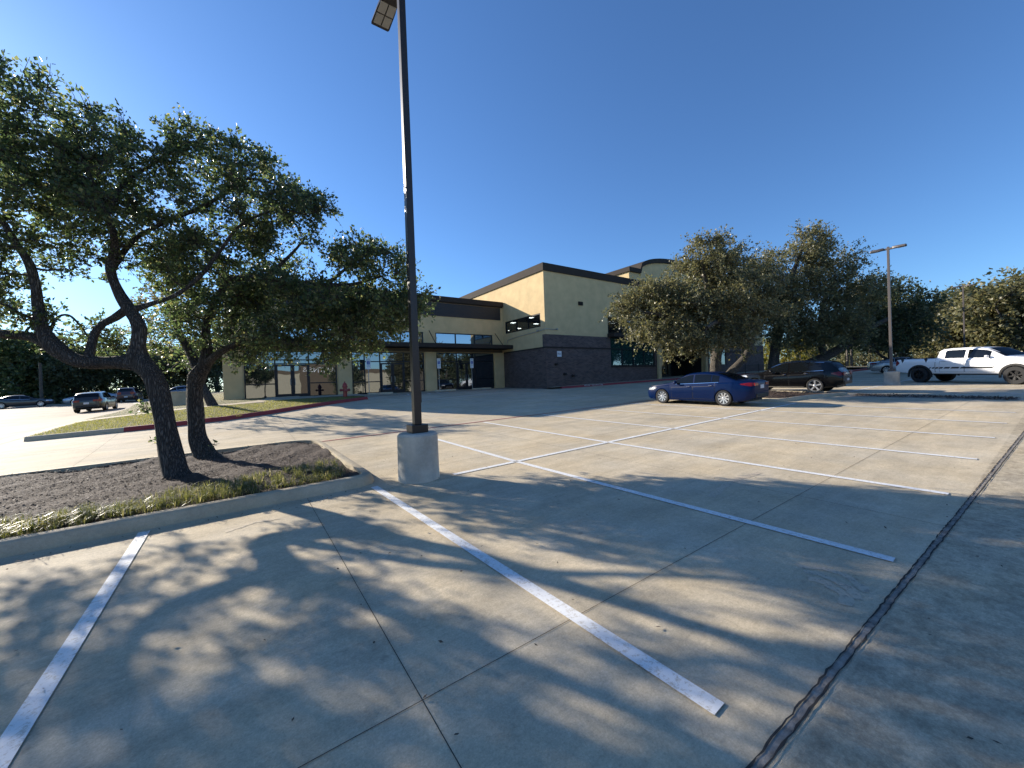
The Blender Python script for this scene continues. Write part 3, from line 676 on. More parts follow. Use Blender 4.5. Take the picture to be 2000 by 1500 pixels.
# arched entrance tower set back behind the parapet
def prism_v(name, prof, v0, v1, mat, par, sm=None):
    n = len(prof); b = MB(); b.add([W(u, v0, z) for u, z in prof]+[W(u, v1, z) for u, z in prof], [tuple(range(n))[::-1], tuple(range(n, 2*n))]+[(i, (i+1) % n, n+(i+1) % n, n+i) for i in range(n)])
    return b.build(name, mat, par)
AU0, AU1 = 33.4, 52.6; arc = lambda u, z0, top: z0+(top-z0)*math.sqrt(max(0, 1-((u-43)/8.0)**2))**.9
top = [(35.4+i*15.2/24) for i in range(25)]
prism_v('arched_tower_wall', [(AU0, 8), (AU0, 12.62)]+[(35.2, 12.62)]+[(u, arc(u, 12.62, 14.5)) for u in top]+[(AU1-1.8, 12.62), (AU1, 12.62), (AU1, 8)], 26.0, 39, M['stucco'], BL)
outer = [(AU0-.15, 13.05), (35.1, 13.05)]+[(u, arc(u, 13.05, 14.95)) for u in top]+[(50.9, 13.05), (AU1+.15, 13.05)]
inner = [(AU0-.15, 12.6), (35.2, 12.6)]+[(u, arc(u, 12.6, 14.48)) for u in top]+[(50.8, 12.6), (AU1+.15, 12.6)]
prism_v('arched_cornice', outer+inner[::-1], 25.8, 39.2, M['bronze'], BL)
# small fittings
def louvre():
    b = MB(); b.box((23.5, V0-.10, 7.86), (23.98, V0-.002, 8.16), W)
    for i in range(4): b.box((23.52, V0-.14, 7.88+i*.07), (23.96, V0-.101, 7.91+i*.07), W)
    return b.build('wall_vent', M['bronze'], BL)
louvre()
b = MB(); b.tube([W(U0-.03, 28.9, 5.05), W(U0-.03, 28.8, 5.35), W(U0-.03, 27.0, 5.5), W(U0-.03, 24.2, 5.62), W(U0-.03, V0-.03, 5.7), W(20.9, V0-.03, 5.7)], .022, 6); b.build('conduit', M['steel'], BL)
for p in (W(U0-.1, 24.4, 5.66), W(20.95, V0-.1, 5.72)):
    b = MB(); b.lathe([(.03, -.08), (.09, -.05), (.11, .04), (.02, .06)], 12, lambda x, y, z: p+Vector((x, y, z))); b.build('flood_light', M['steel'], BL, smooth=40)
b = MB(); b.box((20.9, V0-.09, 3.5), (21.36, V0-.064, 3.96), W); sg = b.build('wall_sign', M['white_metal'], BL)
text_obj('sign_lettering', 'FDC', .2, W(21.13, V0-.094, 3.73), W(1, 0), (0, 0, 1), M['dark'], sg, .003)
for (u, z) in ((21.6, 2.1), (22.5, 1.95), (20.7, 2.9)):
    b = MB(); b.lathe([(.11, 0), (.11, .03), (.055, .05), (.055, .16), (.09, .17), (.09, .24), (.03, .25)], 14, lambda x, y, zz, u=u, z=z: W(u+x, V0-.06-zz, z+y)); b.build('fire_connection', M['bronze'], BL, smooth=40)

# the building opposite, seen only mirrored in the storefront glass
OB = empty('fitness_club_building', GW(14, -36), 'pale building across the car park with white lettering, seen only mirrored in the storefront glass', 'building'); setw()
mb = MB(); mb.box((-14, -60, -1.2), (44, -36, 4.9), W); mb.build('wall', M['stucco_pale'], OB)
mb = MB(); mb.box((-14.2, -60, 4.9), (44.2, -35.9, 5.6), W); mb.build('roof_band', M['taupe'], OB)
mb = MB(); mb.box((10.7, -40, -1.2), (18.6, -35.5, 6.9), W); mb.build('sign_tower', M['taupe'], OB)
text_obj('building_lettering', 'LA|FITNESS', 1.45, W(14.7, -35.4, 5.5), W(-1, 0), (0, 0, 1), M['white_metal'], OB, .08)

# ------------------------------------------------------------------ lamps, signs, hydrant, wheel stops
def ground_rot(u, v, hu, hv):
    e = .5
    n = (GW(u+e, v)-GW(u-e, v)).cross(GW(u, v+e)-GW(u, v-e)).normalized()
    x = W(hu, hv).normalized(); x = (x-n*x.dot(n)).normalized(); y = n.cross(x)
    return Matrix(((x.x, y.x, n.x), (x.y, y.y, n.y), (x.z, y.z, n.z)))
def lbuild(mb, name, mat, par, **k):
    mb.base = 'local'; return mb.build(name, mat, par, **k)
def lamp_post(u, v, hgt, label, pr=.34, pole='pole', reach=1.0, lift=.75):
    r = empty('lamp_post', GW(u, v), label, 'lamp post', 'lamp posts of the car park')
    r.rotation_euler = (0, 0, math.atan2(A[1], A[0]))
    b = MB(); b.lathe([(pr+.012, -.1), (pr+.012, .03), (pr+.003, .05), (pr, .3), (pr-.004, lift-.04), (pr-.03, lift-.008), (pr-.06, lift)], 40); fo = lbuild(b, 'concrete_base', M['pillar'], r, smooth=35)
    b = MB(); b.box((-.135, -.135, lift), (.135, .135, lift+.13)); lbuild(b, 'base_cover', M[pole], r, bevel=.008)
    b = MB(); t0, t1 = .060, .052; z0 = lift+.13
    b.add([(s*t, q*t, z) for z, t in ((z0, t0), (hgt, t1)) for s, q in ((-1, -1), (1, -1), (1, 1), (-1, 1))], [(0, 1, 5, 4), (1, 2, 6, 5), (2, 3, 7, 6), (3, 0, 4, 7), (0, 3, 2, 1), (4, 5, 6, 7)]); lbuild(b, 'pole', M[pole], r, bevel=.008)
    b = MB(); b.box((t0-.002, -.035, z0+.35), (t0+.022, .035, z0+.55)); lbuild(b, 'hand_hole_cover', M[pole], r, bevel=.01)
    for s in (1, -1):
        b = MB(); b.box((-.05, s*.05, hgt-.17), (.05, s*.30*reach, hgt-.07)); lbuild(b, 'arm', M[pole], r, bevel=.01)
        # shoebox head widening outwards
        prof = [(a*reach, b_) for a, b_ in ((.28, .09), (.42, .13), (.72, .155), (1.08, .165), (1.12, .15))]
        vs = []; 
        for y, hw in prof:
            tz = hgt-.03-.05*(y-.3)
            vs += [(-hw, s*y, hgt-.15), (hw, s*y, hgt-.15), (hw*.93, s*y, tz-.03), (hw*.6, s*y, tz), (-hw*.6, s*y, tz), (-hw*.93, s*y, tz-.03)]
        fs = []
        for i in range(len(prof)-1):
            for j in range(6): fs.append((i*6+j, i*6+(j+1) % 6, (i+1)*6+(j+1) % 6, (i+1)*6+j))
        fs += [tuple(range(6)), tuple(range((len(prof)-1)*6, len(prof)*6))]
        b = MB(); b.add(vs, fs); hd = lbuild(b, 'lamp_head', M[pole], r, smooth=30)
        b = MB()
        for a0, a1 in ((.58*reach, .80*reach), (.83*reach, 1.05*reach)):
            for x0, x1 in ((-.135, -.01), (.01, .135)): b.box((x0, s*a0, hgt-.163), (x1, s*a1, hgt-.149))
        lbuild(b, 'lens', M['lens'], hd)
    return r
L1 = lamp_post(2.34, 6.10, 8.30, 'tall dark lamp post on a round concrete base by the near tree island', .325)
L2 = lamp_post(30.1, 5.75, 7.75, 'lamp post with twin flat heads on a concrete base behind the white pickup truck', .34, 'pole_grey', .66)
L3 = lamp_post(60.6, 6.1, 8.45, 'distant lamp post with twin heads rising behind the large trees at the right', .34, 'pole_grey', .66)
def disabled_sign(u, v, label):
    r = empty('parking_sign', GW(u, v), label, 'sign', 'reserved parking signs in front of the storefront'); r.rotation_euler = (0, 0, math.atan2(A[1], A[0]))
    b = MB(); b.tube([(0, 0, -.1), (0, 0, 2.6)], .026, 8); lbuild(b, 'post', M['steel'], r, smooth=50)
    b = MB(); b.box((-.155, -.04, 1.82), (.155, -.032, 2.62)); p = lbuild(b, 'sign_plate', M['white_metal'], r, bevel=.003)
    b = MB(); b.box((-.10, -.046, 2.18), (.10, -.041, 2.40)); lbuild(b, 'blue_panel', M['blue_sign'], p)
    # wheelchair symbol: head, body, ring
    b = MB(); b.lathe([(.014, 0), (.014, .003)], 10, lambda x, y, z: (x-.012, -.048-z, 2.372+y))
    b.box((-.02, -.0505, 2.29), (-.004, -.047, 2.355)); b.box((-.004, -.0505, 2.285), (.035, -.047, 2.299)); b.box((.028, -.0505, 2.245), (.04, -.047, 2.285))
    for k in range(14):
        a = math.pi*.6+k*.33; b.box((.0+.042*math.cos(a)-.006, -.0503, 2.262+.042*math.sin(a)-.006), (.0+.042*math.cos(a)+.006, -.0468, 2.262+.042*math.sin(a)+.006))
    lbuild(b, 'wheelchair_symbol', M['white_metal'], p)
    for s, z, sz in (('RESERVED', 2.55, .052), ('PARKING', 2.48, .052), ('VAN', 2.1, .05), ('ACCESSIBLE', 2.04, .04)):
        text_obj('sign_text', s, sz, (0, -.042, z), (1, 0, 0), (0, 0, 1), M['green_sign'], None, .002).parent = p
    return r
disabled_sign(7.55, 28.75, 'reserved disabled parking sign on a post in front of the second storefront, nearest the hydrant')
disabled_sign(13.0, 28.75, 'reserved disabled parking sign on a post at the left edge of the dark right-hand storefront')
disabled_sign(15.9, 28.6, 'reserved disabled parking sign on a post before the door of the dark right-hand storefront')
def wheel_stop(u, v, label):
    r = empty('wheel_stop', GW(u, v, .02), label, 'wheel stop', 'concrete wheel stops along the storefront'); r.rotation_euler = (0, 0, math.atan2(A[1], A[0]))
    b = MB(); b.add([(x*.9, y, z) for x in (-1, 1) for y, z in ((-.09, 0), (-.05, .12), (.05, .12), (.09, 0))], [(0, 1, 5, 4), (1, 2, 6, 5), (2, 3, 7, 6), (3, 0, 4, 7), (0, 3, 2, 1), (4, 5, 6, 7)])
    lbuild(b, 'block', M['kerb'], r, bevel=.015)
wheel_stop(8.2, 28.3, 'concrete wheel stop before the second storefront, left of the lamp post')
wheel_stop(13.3, 28.3, 'concrete wheel stop by the pillar between second and third storefront')
wheel_stop(16.6, 28.3, 'concrete wheel stop before the dark right-hand storefront')
wheel_stop(2.2, 28.6, 'pale concrete wheel stop at the first storefront beside the lawn')
hy = empty('fire_hydrant', GW(5.15, 25.0, .06), 'red fire hydrant standing on the grass in front of the storefront pillar', 'fire hydrant'); hy.rotation_euler = (0, 0, math.atan2(A[1], A[0]))
b = MB(); b.lathe([(.17, 0), (.17, .05), (.12, .06), (.115, .62), (.16, .64), (.16, .69), (.135, .70), (.13, .78), (.10, .86), (.05, .90), (.05, .92), (.028, .925), (.028, .99)], 20); lbuild(b, 'barrel', M['red_iron'], hy, smooth=40)
for s in (-1, 1):
    b = MB(); b.lathe([(.06, .1), (.06, .19), (.085, .2), (.085, .27), (.03, .28), (.03, .31)], 14, lambda x, y, z, s=s: (s*z, x, .47+y)); lbuild(b, 'side_outlet', M['red_iron'], hy, smooth=40)
b = MB(); b.lathe([(.075, .1), (.075, .2), (.1, .21), (.1, .28), (.03, .29), (.03, .32)], 14, lambda x, y, z: (x, -z, .42+y)); lbuild(b, 'front_outlet', M['red_iron'], hy, smooth=40)
# utility box and street pole in the background
ub = empty('utility_box', GW(-2.9, 29.5), 'small pale grey utility box on the grass between the tree trunks', 'utility box'); b = MB(); b.box((-.35, -.3, -.1), (.35, .3, .85)); b.box((-.38, -.33, .85), (.38, .33, .9)); lbuild(b, 'cabinet', M['kerb'], ub, bevel=.02)
ub.rotation_euler = (0, 0, .6)
up = empty('utility_pole', GW(-20, 72), 'pale wooden utility pole among the trees across the road', 'pole'); b = MB(); b.tube([(0, 0, -.3), (0, 0, 5.2)], [.16, .13], 8); lbuild(b, 'shaft', M['bark_light'], up, smooth=50)
# fences at the right, behind the cars
def fence(p, q, h, label, n=None, rails=(.15, .95), mat='fence_dark', gap=2.4, pick=.13):
    a = Vector(p); b_ = Vector(q); L = (b_-a).length; r = empty('metal_fence', GW(*p), label, 'fence'); setw(); d = (b_-a)/L
    k = int(L/gap); w_ = MB()
    for i in range(k+1):
        s = a+d*(L*i/k); pb = MB(); pb.tube([GW(s.x, s.y, -.05), GW(s.x, s.y, h+.1)], .035, 4); pb.build('post', M[mat], r)
    for z in rails: w_.tube([GW(*p, h*z), GW(*q, h*z)], .022, 4)
    m_ = int(L/pick)
    for i in range(m_):
        s = a+d*(L*(i+.5)/m_); w_.tube([GW(s.x, s.y, h*.08), GW(s.x, s.y, h)], .009, 3, False)
    w_.build('railing', M[mat], r); return r
fence((45, 21.6), (53, 20.8), 1.1, 'low black railing by the brick wall at the right end of the building')
fence((62, 16), (80, -8), 1.8, 'tall thin dark fence in front of the brown bank behind the right-hand cars', pick=.3)
# ------------------------------------------------------------------ trees
def np_mesh(name, v, f4, mat, parent=None, smooth=False):
    me = bpy.data.meshes.new(name); nv = len(v); nf = len(f4)
    me.vertices.add(nv); me.vertices.foreach_set('co', np.asarray(v, dtype=np.float32).ravel())
    me.loops.add(nf*4); me.loops.foreach_set('vertex_index', np.asarray(f4, dtype=np.int32).ravel())
    me.polygons.add(nf); me.polygons.foreach_set('loop_start', np.arange(0, nf*4, 4, dtype=np.int32)); me.polygons.foreach_set('loop_total', np.full(nf, 4, dtype=np.int32))
    if smooth: me.polygons.foreach_set('use_smooth', np.ones(nf, dtype=bool))
    me.update(calc_edges=True); me.validate()
    return link(name, me, mat, parent)
def limb_smooth(pts, n=5):
    """Catmull-Rom through (x, y, z, r) points"""
    P = [np.array(p, float) for p in pts]
    if len(P) < 3: 
        return [P[0]*(1-t)+P[-1]*t for t in np.linspace(0, 1, n+1)]
    P = [2*P[0]-P[1]]+P+[2*P[-1]-P[-2]]; out = []
    for i in range(1, len(P)-2):
        for k in range(n):
            t = k/n; a, b, c, d = P[i-1:i+3]
            out.append(.5*((2*b)+(-a+c)*t+(2*a-5*b+4*c-d)*t*t+(-a+3*b-3*c+d)*t**3))
    out.append(P[-2]); return out
def tube_np(P, n, rng, rough=0.0):
    """P rows (x, y, z, r) -> verts, quads"""
    P = np.asarray(P, float); k = len(P); d = np.gradient(P[:, :3], axis=0); d /= np.linalg.norm(d, axis=1)[:, None]+1e-9
    ref = np.array([0, 0, 1.]) if abs(d[0][2]) < .9 else np.array([1., 0, 0])
    V = []; a = np.arange(n)*2*np.pi/n; ph = rng.uniform(0, 6.28, 3)
    for i in range(k):
        s = np.cross(d[i], ref); s /= np.linalg.norm(s)+1e-9; t = np.cross(s, d[i]); ref = t
        # ref stays aligned with the previous ring
        r = P[i, 3]*(1+rough*(np.sin(3*a+ph[0]+i*.25)*.6+np.sin(5*a+ph[1]-i*.31)*.4+np.sin(2*a+ph[2]+i*.6)*.5))
        V.append(P[i, :3]+np.cos(a)[:, None]*r[:, None]*s+np.sin(a)[:, None]*r[:, None]*t)
    V = np.concatenate(V); Fq = []
    for i in range(k-1):
        j = np.arange(n); Fq.append(np.stack([i*n+j, i*n+(j+1) % n, (i+1)*n+(j+1) % n, (i+1)*n+j], 1))
    return V, np.concatenate(Fq)
def tree(name, base, label, limbs, blobs, seed, leaf=.06, twigs=12, lpt=12, crad=.42, leafm='leaf_oak', barkm='bark', group=None, cat='tree', sides=14, wid=.36, spread=1.0, br=.028, wind=(0, 0)):
    """limbs: first is the trunk; blobs: (x, y, z, rx, ry, rz, n) filled with leaf clusters joined back to the limbs"""
    rng = np.random.default_rng(seed); base = np.array(base, float)
    root = empty(name, tuple(base), label, cat, group)
    segs = [limb_smooth(l, 6) for l in limbs]
    V = []; Fq = []; off = 0
    for si, s in enumerate(segs):
        v, f = tube_np(s, sides if si < 3 else 9, rng, .085 if si < 3 else .05); v = v-base; V.append(v); Fq.append(f+off); off += len(v)
    np_mesh('trunk', np.concatenate(V), np.concatenate(Fq), M[barkm], root, True)
    # cluster centres, shell biased
    C = []
    for (x, y, z, rx, ry, rz, n) in blobs:
        d = rng.normal(size=(n, 3)); d /= np.linalg.norm(d, axis=1)[:, None]; r = rng.uniform(.25, 1, n)**.5
        C.append(np.array([x, y, z])+d*r[:, None]*np.array([rx, ry, rz]))
    C = np.concatenate(C)
    pool = np.concatenate([np.array(s)[max(2, int(len(s)*.45)) if i == 0 else 1:] for i, s in enumerate(segs)])
    order = np.argsort([np.min(np.linalg.norm(pool[:, :3]-c, axis=1)) for c in C]); C = C[order]
    V = []; Fq = []; off = 0; L_p = []; L_d = []
    for c in C:
        dd = np.linalg.norm(pool[:, :3]-c, axis=1)+np.maximum(0, pool[:, 2]-c[2])*.8
        k = int(np.argmin(dd)); a = pool[k]; ln = np.linalg.norm(c-a[:3])
        r0 = min(a[3]*.7, br*(.5+.35*ln)+.006); mid = (a[:3]+c)/2+rng.normal(size=3)*ln*.10+np.array([0, 0, -.06*ln])
        m2 = a[:3]*.25+mid*.75+rng.normal(size=3)*ln*.05
        pts = limb_smooth([(*a[:3], r0), (*m2, r0*.75), (*(mid*.4+c*.6+rng.normal(size=3)*ln*.05), r0*.5), (*c, r0*.3)], 3)
        v, f = tube_np(pts, 5, rng); V.append(v-base); Fq.append(f+off); off += len(v)
        pool = np.concatenate([pool, np.array(pts)[2:]])
        n = max(3, int(twigs*rng.uniform(.55, 1.4))); out = c-a[:3]; out /= np.linalg.norm(out)+1e-9
        for _ in range(n):
            d = rng.normal(size=3)+out*.5+np.array([wind[0], wind[1], .18]); d /= np.linalg.norm(d); tl = crad*rng.uniform(.45, 1.25)*spread
            e = c+d*tl+np.array([0, 0, -.12*tl*rng.uniform(0, 1)])
            s0 = c+rng.normal(size=3)*crad*.12
            v, f = tube_np([(*s0, .006), (*((s0+e)/2+rng.normal(size=3)*.03), .0045), (*e, .002)], 3, rng); V.append(v-base); Fq.append(f+off); off += len(v)
            q = max(3, int(lpt*rng.uniform(.6, 1.3))); t = rng.uniform(.15, 1.05, q)[:, None]
            p = s0*(1-t)+e*t+rng.normal(size=(q, 3))*.02*(leaf/.05)
            dl = d*.9+rng.normal(size=(q, 3))*.75; L_p.append(p); L_d.append(dl/np.linalg.norm(dl, axis=1)[:, None])
    np_mesh('branches', np.concatenate(V), np.concatenate(Fq), M['twig'], root, True)
    p = np.concatenate(L_p)-base; d = np.concatenate(L_d); n = len(p)
    s = np.cross(d, rng.normal(size=(n, 3))); s /= np.linalg.norm(s, axis=1)[:, None]+1e-9
    L = leaf*rng.uniform(.6, 1.35, n)[:, None]; w_ = L*wid*rng.uniform(.7, 1.2, n)[:, None]
    nn = np.cross(d, s)*L*rng.uniform(-.18, .18, n)[:, None]
    v = np.stack([p, p+d*L*.45+s*w_+nn, p+d*L, p+d*L*.45-s*w_+nn], 1).reshape(-1, 3)
    np_mesh('crown', v, np.arange(n*4).reshape(-1, 4), M[leafm], root)
    return root
def pxl(path, Y):              # limb through view directions, each with its own depth and pixel half-width
    out = []
    for q in path:
        y = Y+(q[3] if len(q) > 3 else 0); p = at(q[0], q[1], y); out.append((p.x, p.y, p.z, q[2]*y/F/math.sqrt(1+((q[0]-1000)/F)**2)))
    return out
def pxb(blobs, Y):
    out = []
    for (x, yv, dy, rx, rz, ry, n) in blobs:
        y = Y+dy; p = at(x, yv, y); out.append((p.x, p.y, p.z, rx*y/F, ry, rz*y/F, n))
    return out
def pt(u, v, dz=-.05):
    g = GW(u, v, dz); return g
# tree 1: the big leaning oak at the left of the picture
Y1 = 6.85
T1 = [pxl([(354, 952, 44), (350, 938, 34), (343, 915, 27), (328, 850, 23), (312, 780, 22), (298, 735, 23), (272, 702, 24), (270, 672, 17), (271, 638, 15), (252, 604, 15), (230, 566, 12), (216, 525, 11, -.1), (224, 480, 9, -.2), (214, 430, 7, -.4), (190, 380, 6, -.5), (165, 320, 5, -.6), (140, 250, 3, -.6)], Y1),
      pxl([(285, 712, 20), (240, 708, 19, -.05), (200, 708, 17, -.1), (150, 704, 19, -.2), (108, 678, 22, -.3), (84, 645, 17, -.35), (74, 600, 13, -.4), (70, 560, 12, -.45), (58, 516, 11, -.5), (34, 480, 9, -.55), (10, 440, 8, -.6), (-20, 380, 6, -.7), (0, 300, 5, -.8), (20, 220, 3, -.8)], Y1),
      pxl([(112, 682, 17, -.3), (60, 658, 14, -.35), (0, 652, 14, -.5), (-90, 640, 12, -.7), (-180, 600, 9, -.9), (-260, 520, 6, -1.1)], Y1),
      pxl([(172, 700, 12, -.15), (184, 655, 10), (200, 634, 9), (225, 620, 10), (248, 603, 11)], Y1),
      pxl([(262, 604, 9), (300, 592, 6, .1), (345, 575, 5, .2), (390, 540, 5, .3), (430, 490, 4, .4), (470, 440, 3, .4), (540, 410, 2.4, .4), (600, 420, 1.6, .4)], Y1),
      pxl([(222, 520, 8), (260, 470, 6, .2), (310, 440, 5, .4), (370, 415, 4.5, .5), (420, 390, 4, .5), (480, 350, 3, .5), (540, 360, 1.8, .5)], Y1),
      pxl([(210, 420, 6, -.4), (240, 360, 5, -.2), (300, 320, 3.5, 0), (350, 280, 2, .1)], Y1),
      pxl([(95, 656, 5, -.3), (110, 622, 3.5, -.1), (135, 616, 3, .1), (160, 640, 2.4, .2), (175, 664, 1.8, .3)], Y1),
      pxl([(75, 628, 5, -.4), (40, 612, 3.5, -.5), (10, 596, 3, -.6), (-30, 590, 2, -.7)], Y1)]
B1 = pxb([(20, 220, -.7, 110, 110, 1.3, 40), (120, 260, -.5, 90, 100, 1.3, 27), (190, 340, -.2, 90, 90, 1.3, 26), (60, 380, -.6, 120, 110, 1.4, 34), (-90, 300, -.8, 120, 150, 1.5, 26), (-190, 430, -1, 110, 110, 1.4, 17), (-120, 540, -.6, 90, 60, 1.2, 9),
          (300, 370, .2, 80, 75, 1.3, 20), (340, 300, .2, 50, 40, 1.0, 8), (420, 330, .4, 80, 75, 1.2, 27), (500, 370, .5, 90, 65, 1.1, 29), (580, 405, .5, 50, 50, .7, 14), (610, 440, .5, 24, 36, .4, 4), (400, 430, .3, 110, 60, 1.3, 27), (520, 440, .6, 60, 35, .8, 8), (240, 450, 0, 110, 60, 1.4, 27), (110, 490, -.2, 90, 40, 1.1, 14),
          (330, 500, .3, 80, 50, 1.1, 15), (165, 655, .3, 36, 26, .5, 6), (215, 668, .5, 30, 26, .5, 4), (25, 600, -.5, 45, 36, .8, 6), (-30, 500, -.5, 70, 50, 1, 9), (60, 330, 2.4, 110, 70, 1.3, 15), (180, 400, 2.2, 90, 60, 1.2, 12), (-60, 420, 2.0, 90, 70, 1.3, 10), (385, 260, .2, 34, 18, .4, 3), (490, 300, .5, 26, 18, .3, 3)], Y1)
t1 = tree('oak_tree', at(350, 938, Y1), 'large leaning live oak with a forked trunk, nearest the front kerb of the mulch island', T1, B1, 5, leaf=.060, twigs=13, lpt=13, crad=.36, group='oak trees on the mulch island')
# tree 2: behind it, its crown reaching right across the storefront
Y2 = 8.35
T2 = [pxl([(420, 912, 40), (412, 901, 30), (400, 885, 23), (386, 854, 19), (382, 805, 17), (380, 763, 17), (386, 735, 18), (400, 712, 15), (404, 680, 11), (402, 640, 9), (420, 590, 8), (450, 550, 7, -.2), (490, 541, 7, -.3), (530, 546, 6, -.4), (600, 553, 5, -.5), (680, 556, 3.5, -.5), (745, 540, 2, -.5)], Y2),
      pxl([(392, 728, 14), (372, 690, 10, .2), (350, 650, 8, .3), (335, 600, 6, .4), (330, 550, 4, .5)], Y2),
      pxl([(404, 712, 10), (425, 692, 8, -.2), (470, 668, 6, -.4), (510, 654, 5, -.5), (540, 653, 4.5, -.6), (570, 664, 4, -.6), (610, 660, 3, -.6), (670, 650, 2, -.6)], Y2),
      pxl([(520, 545, 5, -.4), (545, 520, 4, -.3), (575, 490, 3, -.2), (600, 460, 2, -.2)], Y2),
      pxl([(640, 555, 4, -.5), (675, 525, 3, -.5), (705, 505, 2, -.5)], Y2)]
B2 = pxb([(470, 560, 0, 80, 50, 1.3, 30), (560, 580, -.2, 90, 50, 1.2, 39), (650, 600, -.3, 80, 55, 1.1, 39), (740, 545, -.4, 60, 60, .8, 30), (775, 600, -.4, 42, 50, .7, 18), (805, 575, -.4, 24, 26, .4, 4), (700, 510, -.4, 50, 26, .7, 12), (720, 640, -.4, 55, 40, .7, 16), (560, 650, -.4, 90, 35, 1.0, 21), (630, 690, -.5, 55, 20, .6, 8), (650, 655, -.5, 80, 30, .9, 16),
          (440, 640, -.1, 70, 55, 1.2, 23), (370, 610, .4, 60, 70, 1.2, 21), (390, 520, .4, 80, 50, 1.3, 23), (520, 500, .2, 70, 30, 1.0, 12), (470, 700, -.1, 30, 30, .6, 6), (345, 690, .4, 34, 40, .7, 9)], Y2)
t2 = tree('oak_tree', at(410, 903, Y2), 'second oak on the mulch island, crown spreading right in front of the storefronts', T2, B2, 9, leaf=.066, twigs=13, lpt=13, crad=.40, group='oak trees on the mulch island')
# small tree on the lawn behind the second oak
b3 = GW(-1.1, 24.2, -.05)
tree('small_oak_tree', b3, 'small slanting tree standing on the lawn left of the storefront', [[(b3.x, b3.y, b3.z, .22), (b3.x-.5, b3.y, b3.z+1.0, .17), (b3.x-1.1, b3.y, b3.z+2.1, .14), (b3.x-1.5, b3.y+.1, b3.z+3.4, .09), (b3.x-1.7, b3.y, b3.z+4.8, .05)]],
     [(b3.x-1.6, b3.y, b3.z+4.0, 2.3, 2.0, 1.5, 34), (b3.x-2.0, b3.y, b3.z+5.4, 1.6, 1.6, 1.0, 16)], 13, leaf=.12, twigs=11, lpt=10, crad=.6, leafm='leaf_oak_sun', sides=9)
# an oak just outside the left edge, whose shade falls over the near concrete
b0 = GW(-7.6, 8.6, -.05)
tree('oak_tree', b0, 'oak at the far left end of the mulch island, only its outer foliage in view', [[(b0.x, b0.y, b0.z, .3), (b0.x-.3, b0.y, b0.z+1.5, .24), (b0.x+.1, b0.y, b0.z+2.6, .19), (b0.x+.6, b0.y-.5, b0.z+3.8, .12), (b0.x+1.0, b0.y-.8, b0.z+5.2, .06)],
     [(b0.x, b0.y, b0.z+2.5, .15), (b0.x-1, b0.y+.2, b0.z+3.4, .10), (b0.x-1.8, b0.y+.3, b0.z+4.6, .05)], [(b0.x+.1, b0.y, b0.z+2.2, .12), (b0.x+1.3, b0.y-1.0, b0.z+2.9, .09), (b0.x+2.2, b0.y-1.6, b0.z+3.5, .05)]],
     [(-10.9, 6.2, 4.2, 1.6, 1.3, .5, 22), (-10.4, 7.2, 3.4, 1.0, 1.2, .4, 12), (-12.4, 7.6, 4.6, 1.2, 1.2, .6, 14), (-10.6, 5.2, 4.3, 1.5, 1.5, .8, 26), (-12.2, 6.4, 5.0, 1.9, 1.6, 1.0, 30), (-10.2, 3.6, 3.6, 1.2, 1.2, .6, 16), (-13.5, 3.6, 4.6, 1.6, 1.6, 1.0, 20)], 21, leaf=.075, twigs=11, lpt=11, crad=.42, group='oak trees on the mulch island', sides=10)
# trees of the right-hand islands
def pxtree(name, label, Y, trunk_list, blobs, seed, base, **k):
    return tree(name, base, label, [pxl(t, Y) for t in trunk_list], pxb(blobs, Y), seed, **k)
YA = 19.6
tA = pxtree('oak_tree', 'broad olive green oak behind the blue sedan, two bare stems under a low drooping crown', YA,
    [[(1402, 775, 16), (1401, 745, 13), (1398, 720, 12), (1400, 690, 11), (1412, 655, 9), (1400, 610, 7), (1380, 560, 5), (1370, 510, 3)],
     [(1412, 768, 12), (1424, 735, 10), (1448, 706, 8), (1460, 690, 8), (1466, 668, 8, .2), (1464, 640, 7, .2), (1470, 600, 5, .3), (1480, 560, 3, .3)],
     [(1404, 670, 7), (1370, 640, 6, -.6), (1320, 620, 5, -.9), (1260, 610, 3, -1)], [(1400, 620, 6), (1350, 570, 4, .4), (1300, 540, 3, .6)], [(1412, 655, 6), (1400, 630, 5, -1.2), (1380, 640, 3, -2.2)]],
    [(1300, 582, 0, 62, 36, 1.5, 40), (1245, 592, 0, 32, 26, 1.0, 12), (1216, 602, -.1, 18, 6, .4, 3), (1372, 524, .2, 56, 36, 1.6, 38), (1410, 510, .3, 38, 38, 1.3, 18), (1330, 610, -.6, 75, 42, 1.6, 48), (1410, 600, -.2, 60, 60, 1.8, 46), (1280, 645, -.8, 62, 28, 1.2, 26), (1350, 665, -1.2, 72, 24, 1.2, 28), (1430, 655, -.9, 42, 26, 1.0, 14), (1470, 560, .6, 50, 45, 1.4, 20), (1375, 484, .2, 30, 12, .8, 6), (1475, 605, .5, 46, 40, 1.4, 20)],
    31, tuple(GW(19.5, 10.0, -.02)), leaf=.10, twigs=16, lpt=17, crad=.78, leafm='leaf_oak_sun', barkm='bark_light', br=.035, group='oaks of the right-hand islands')
YB = 33
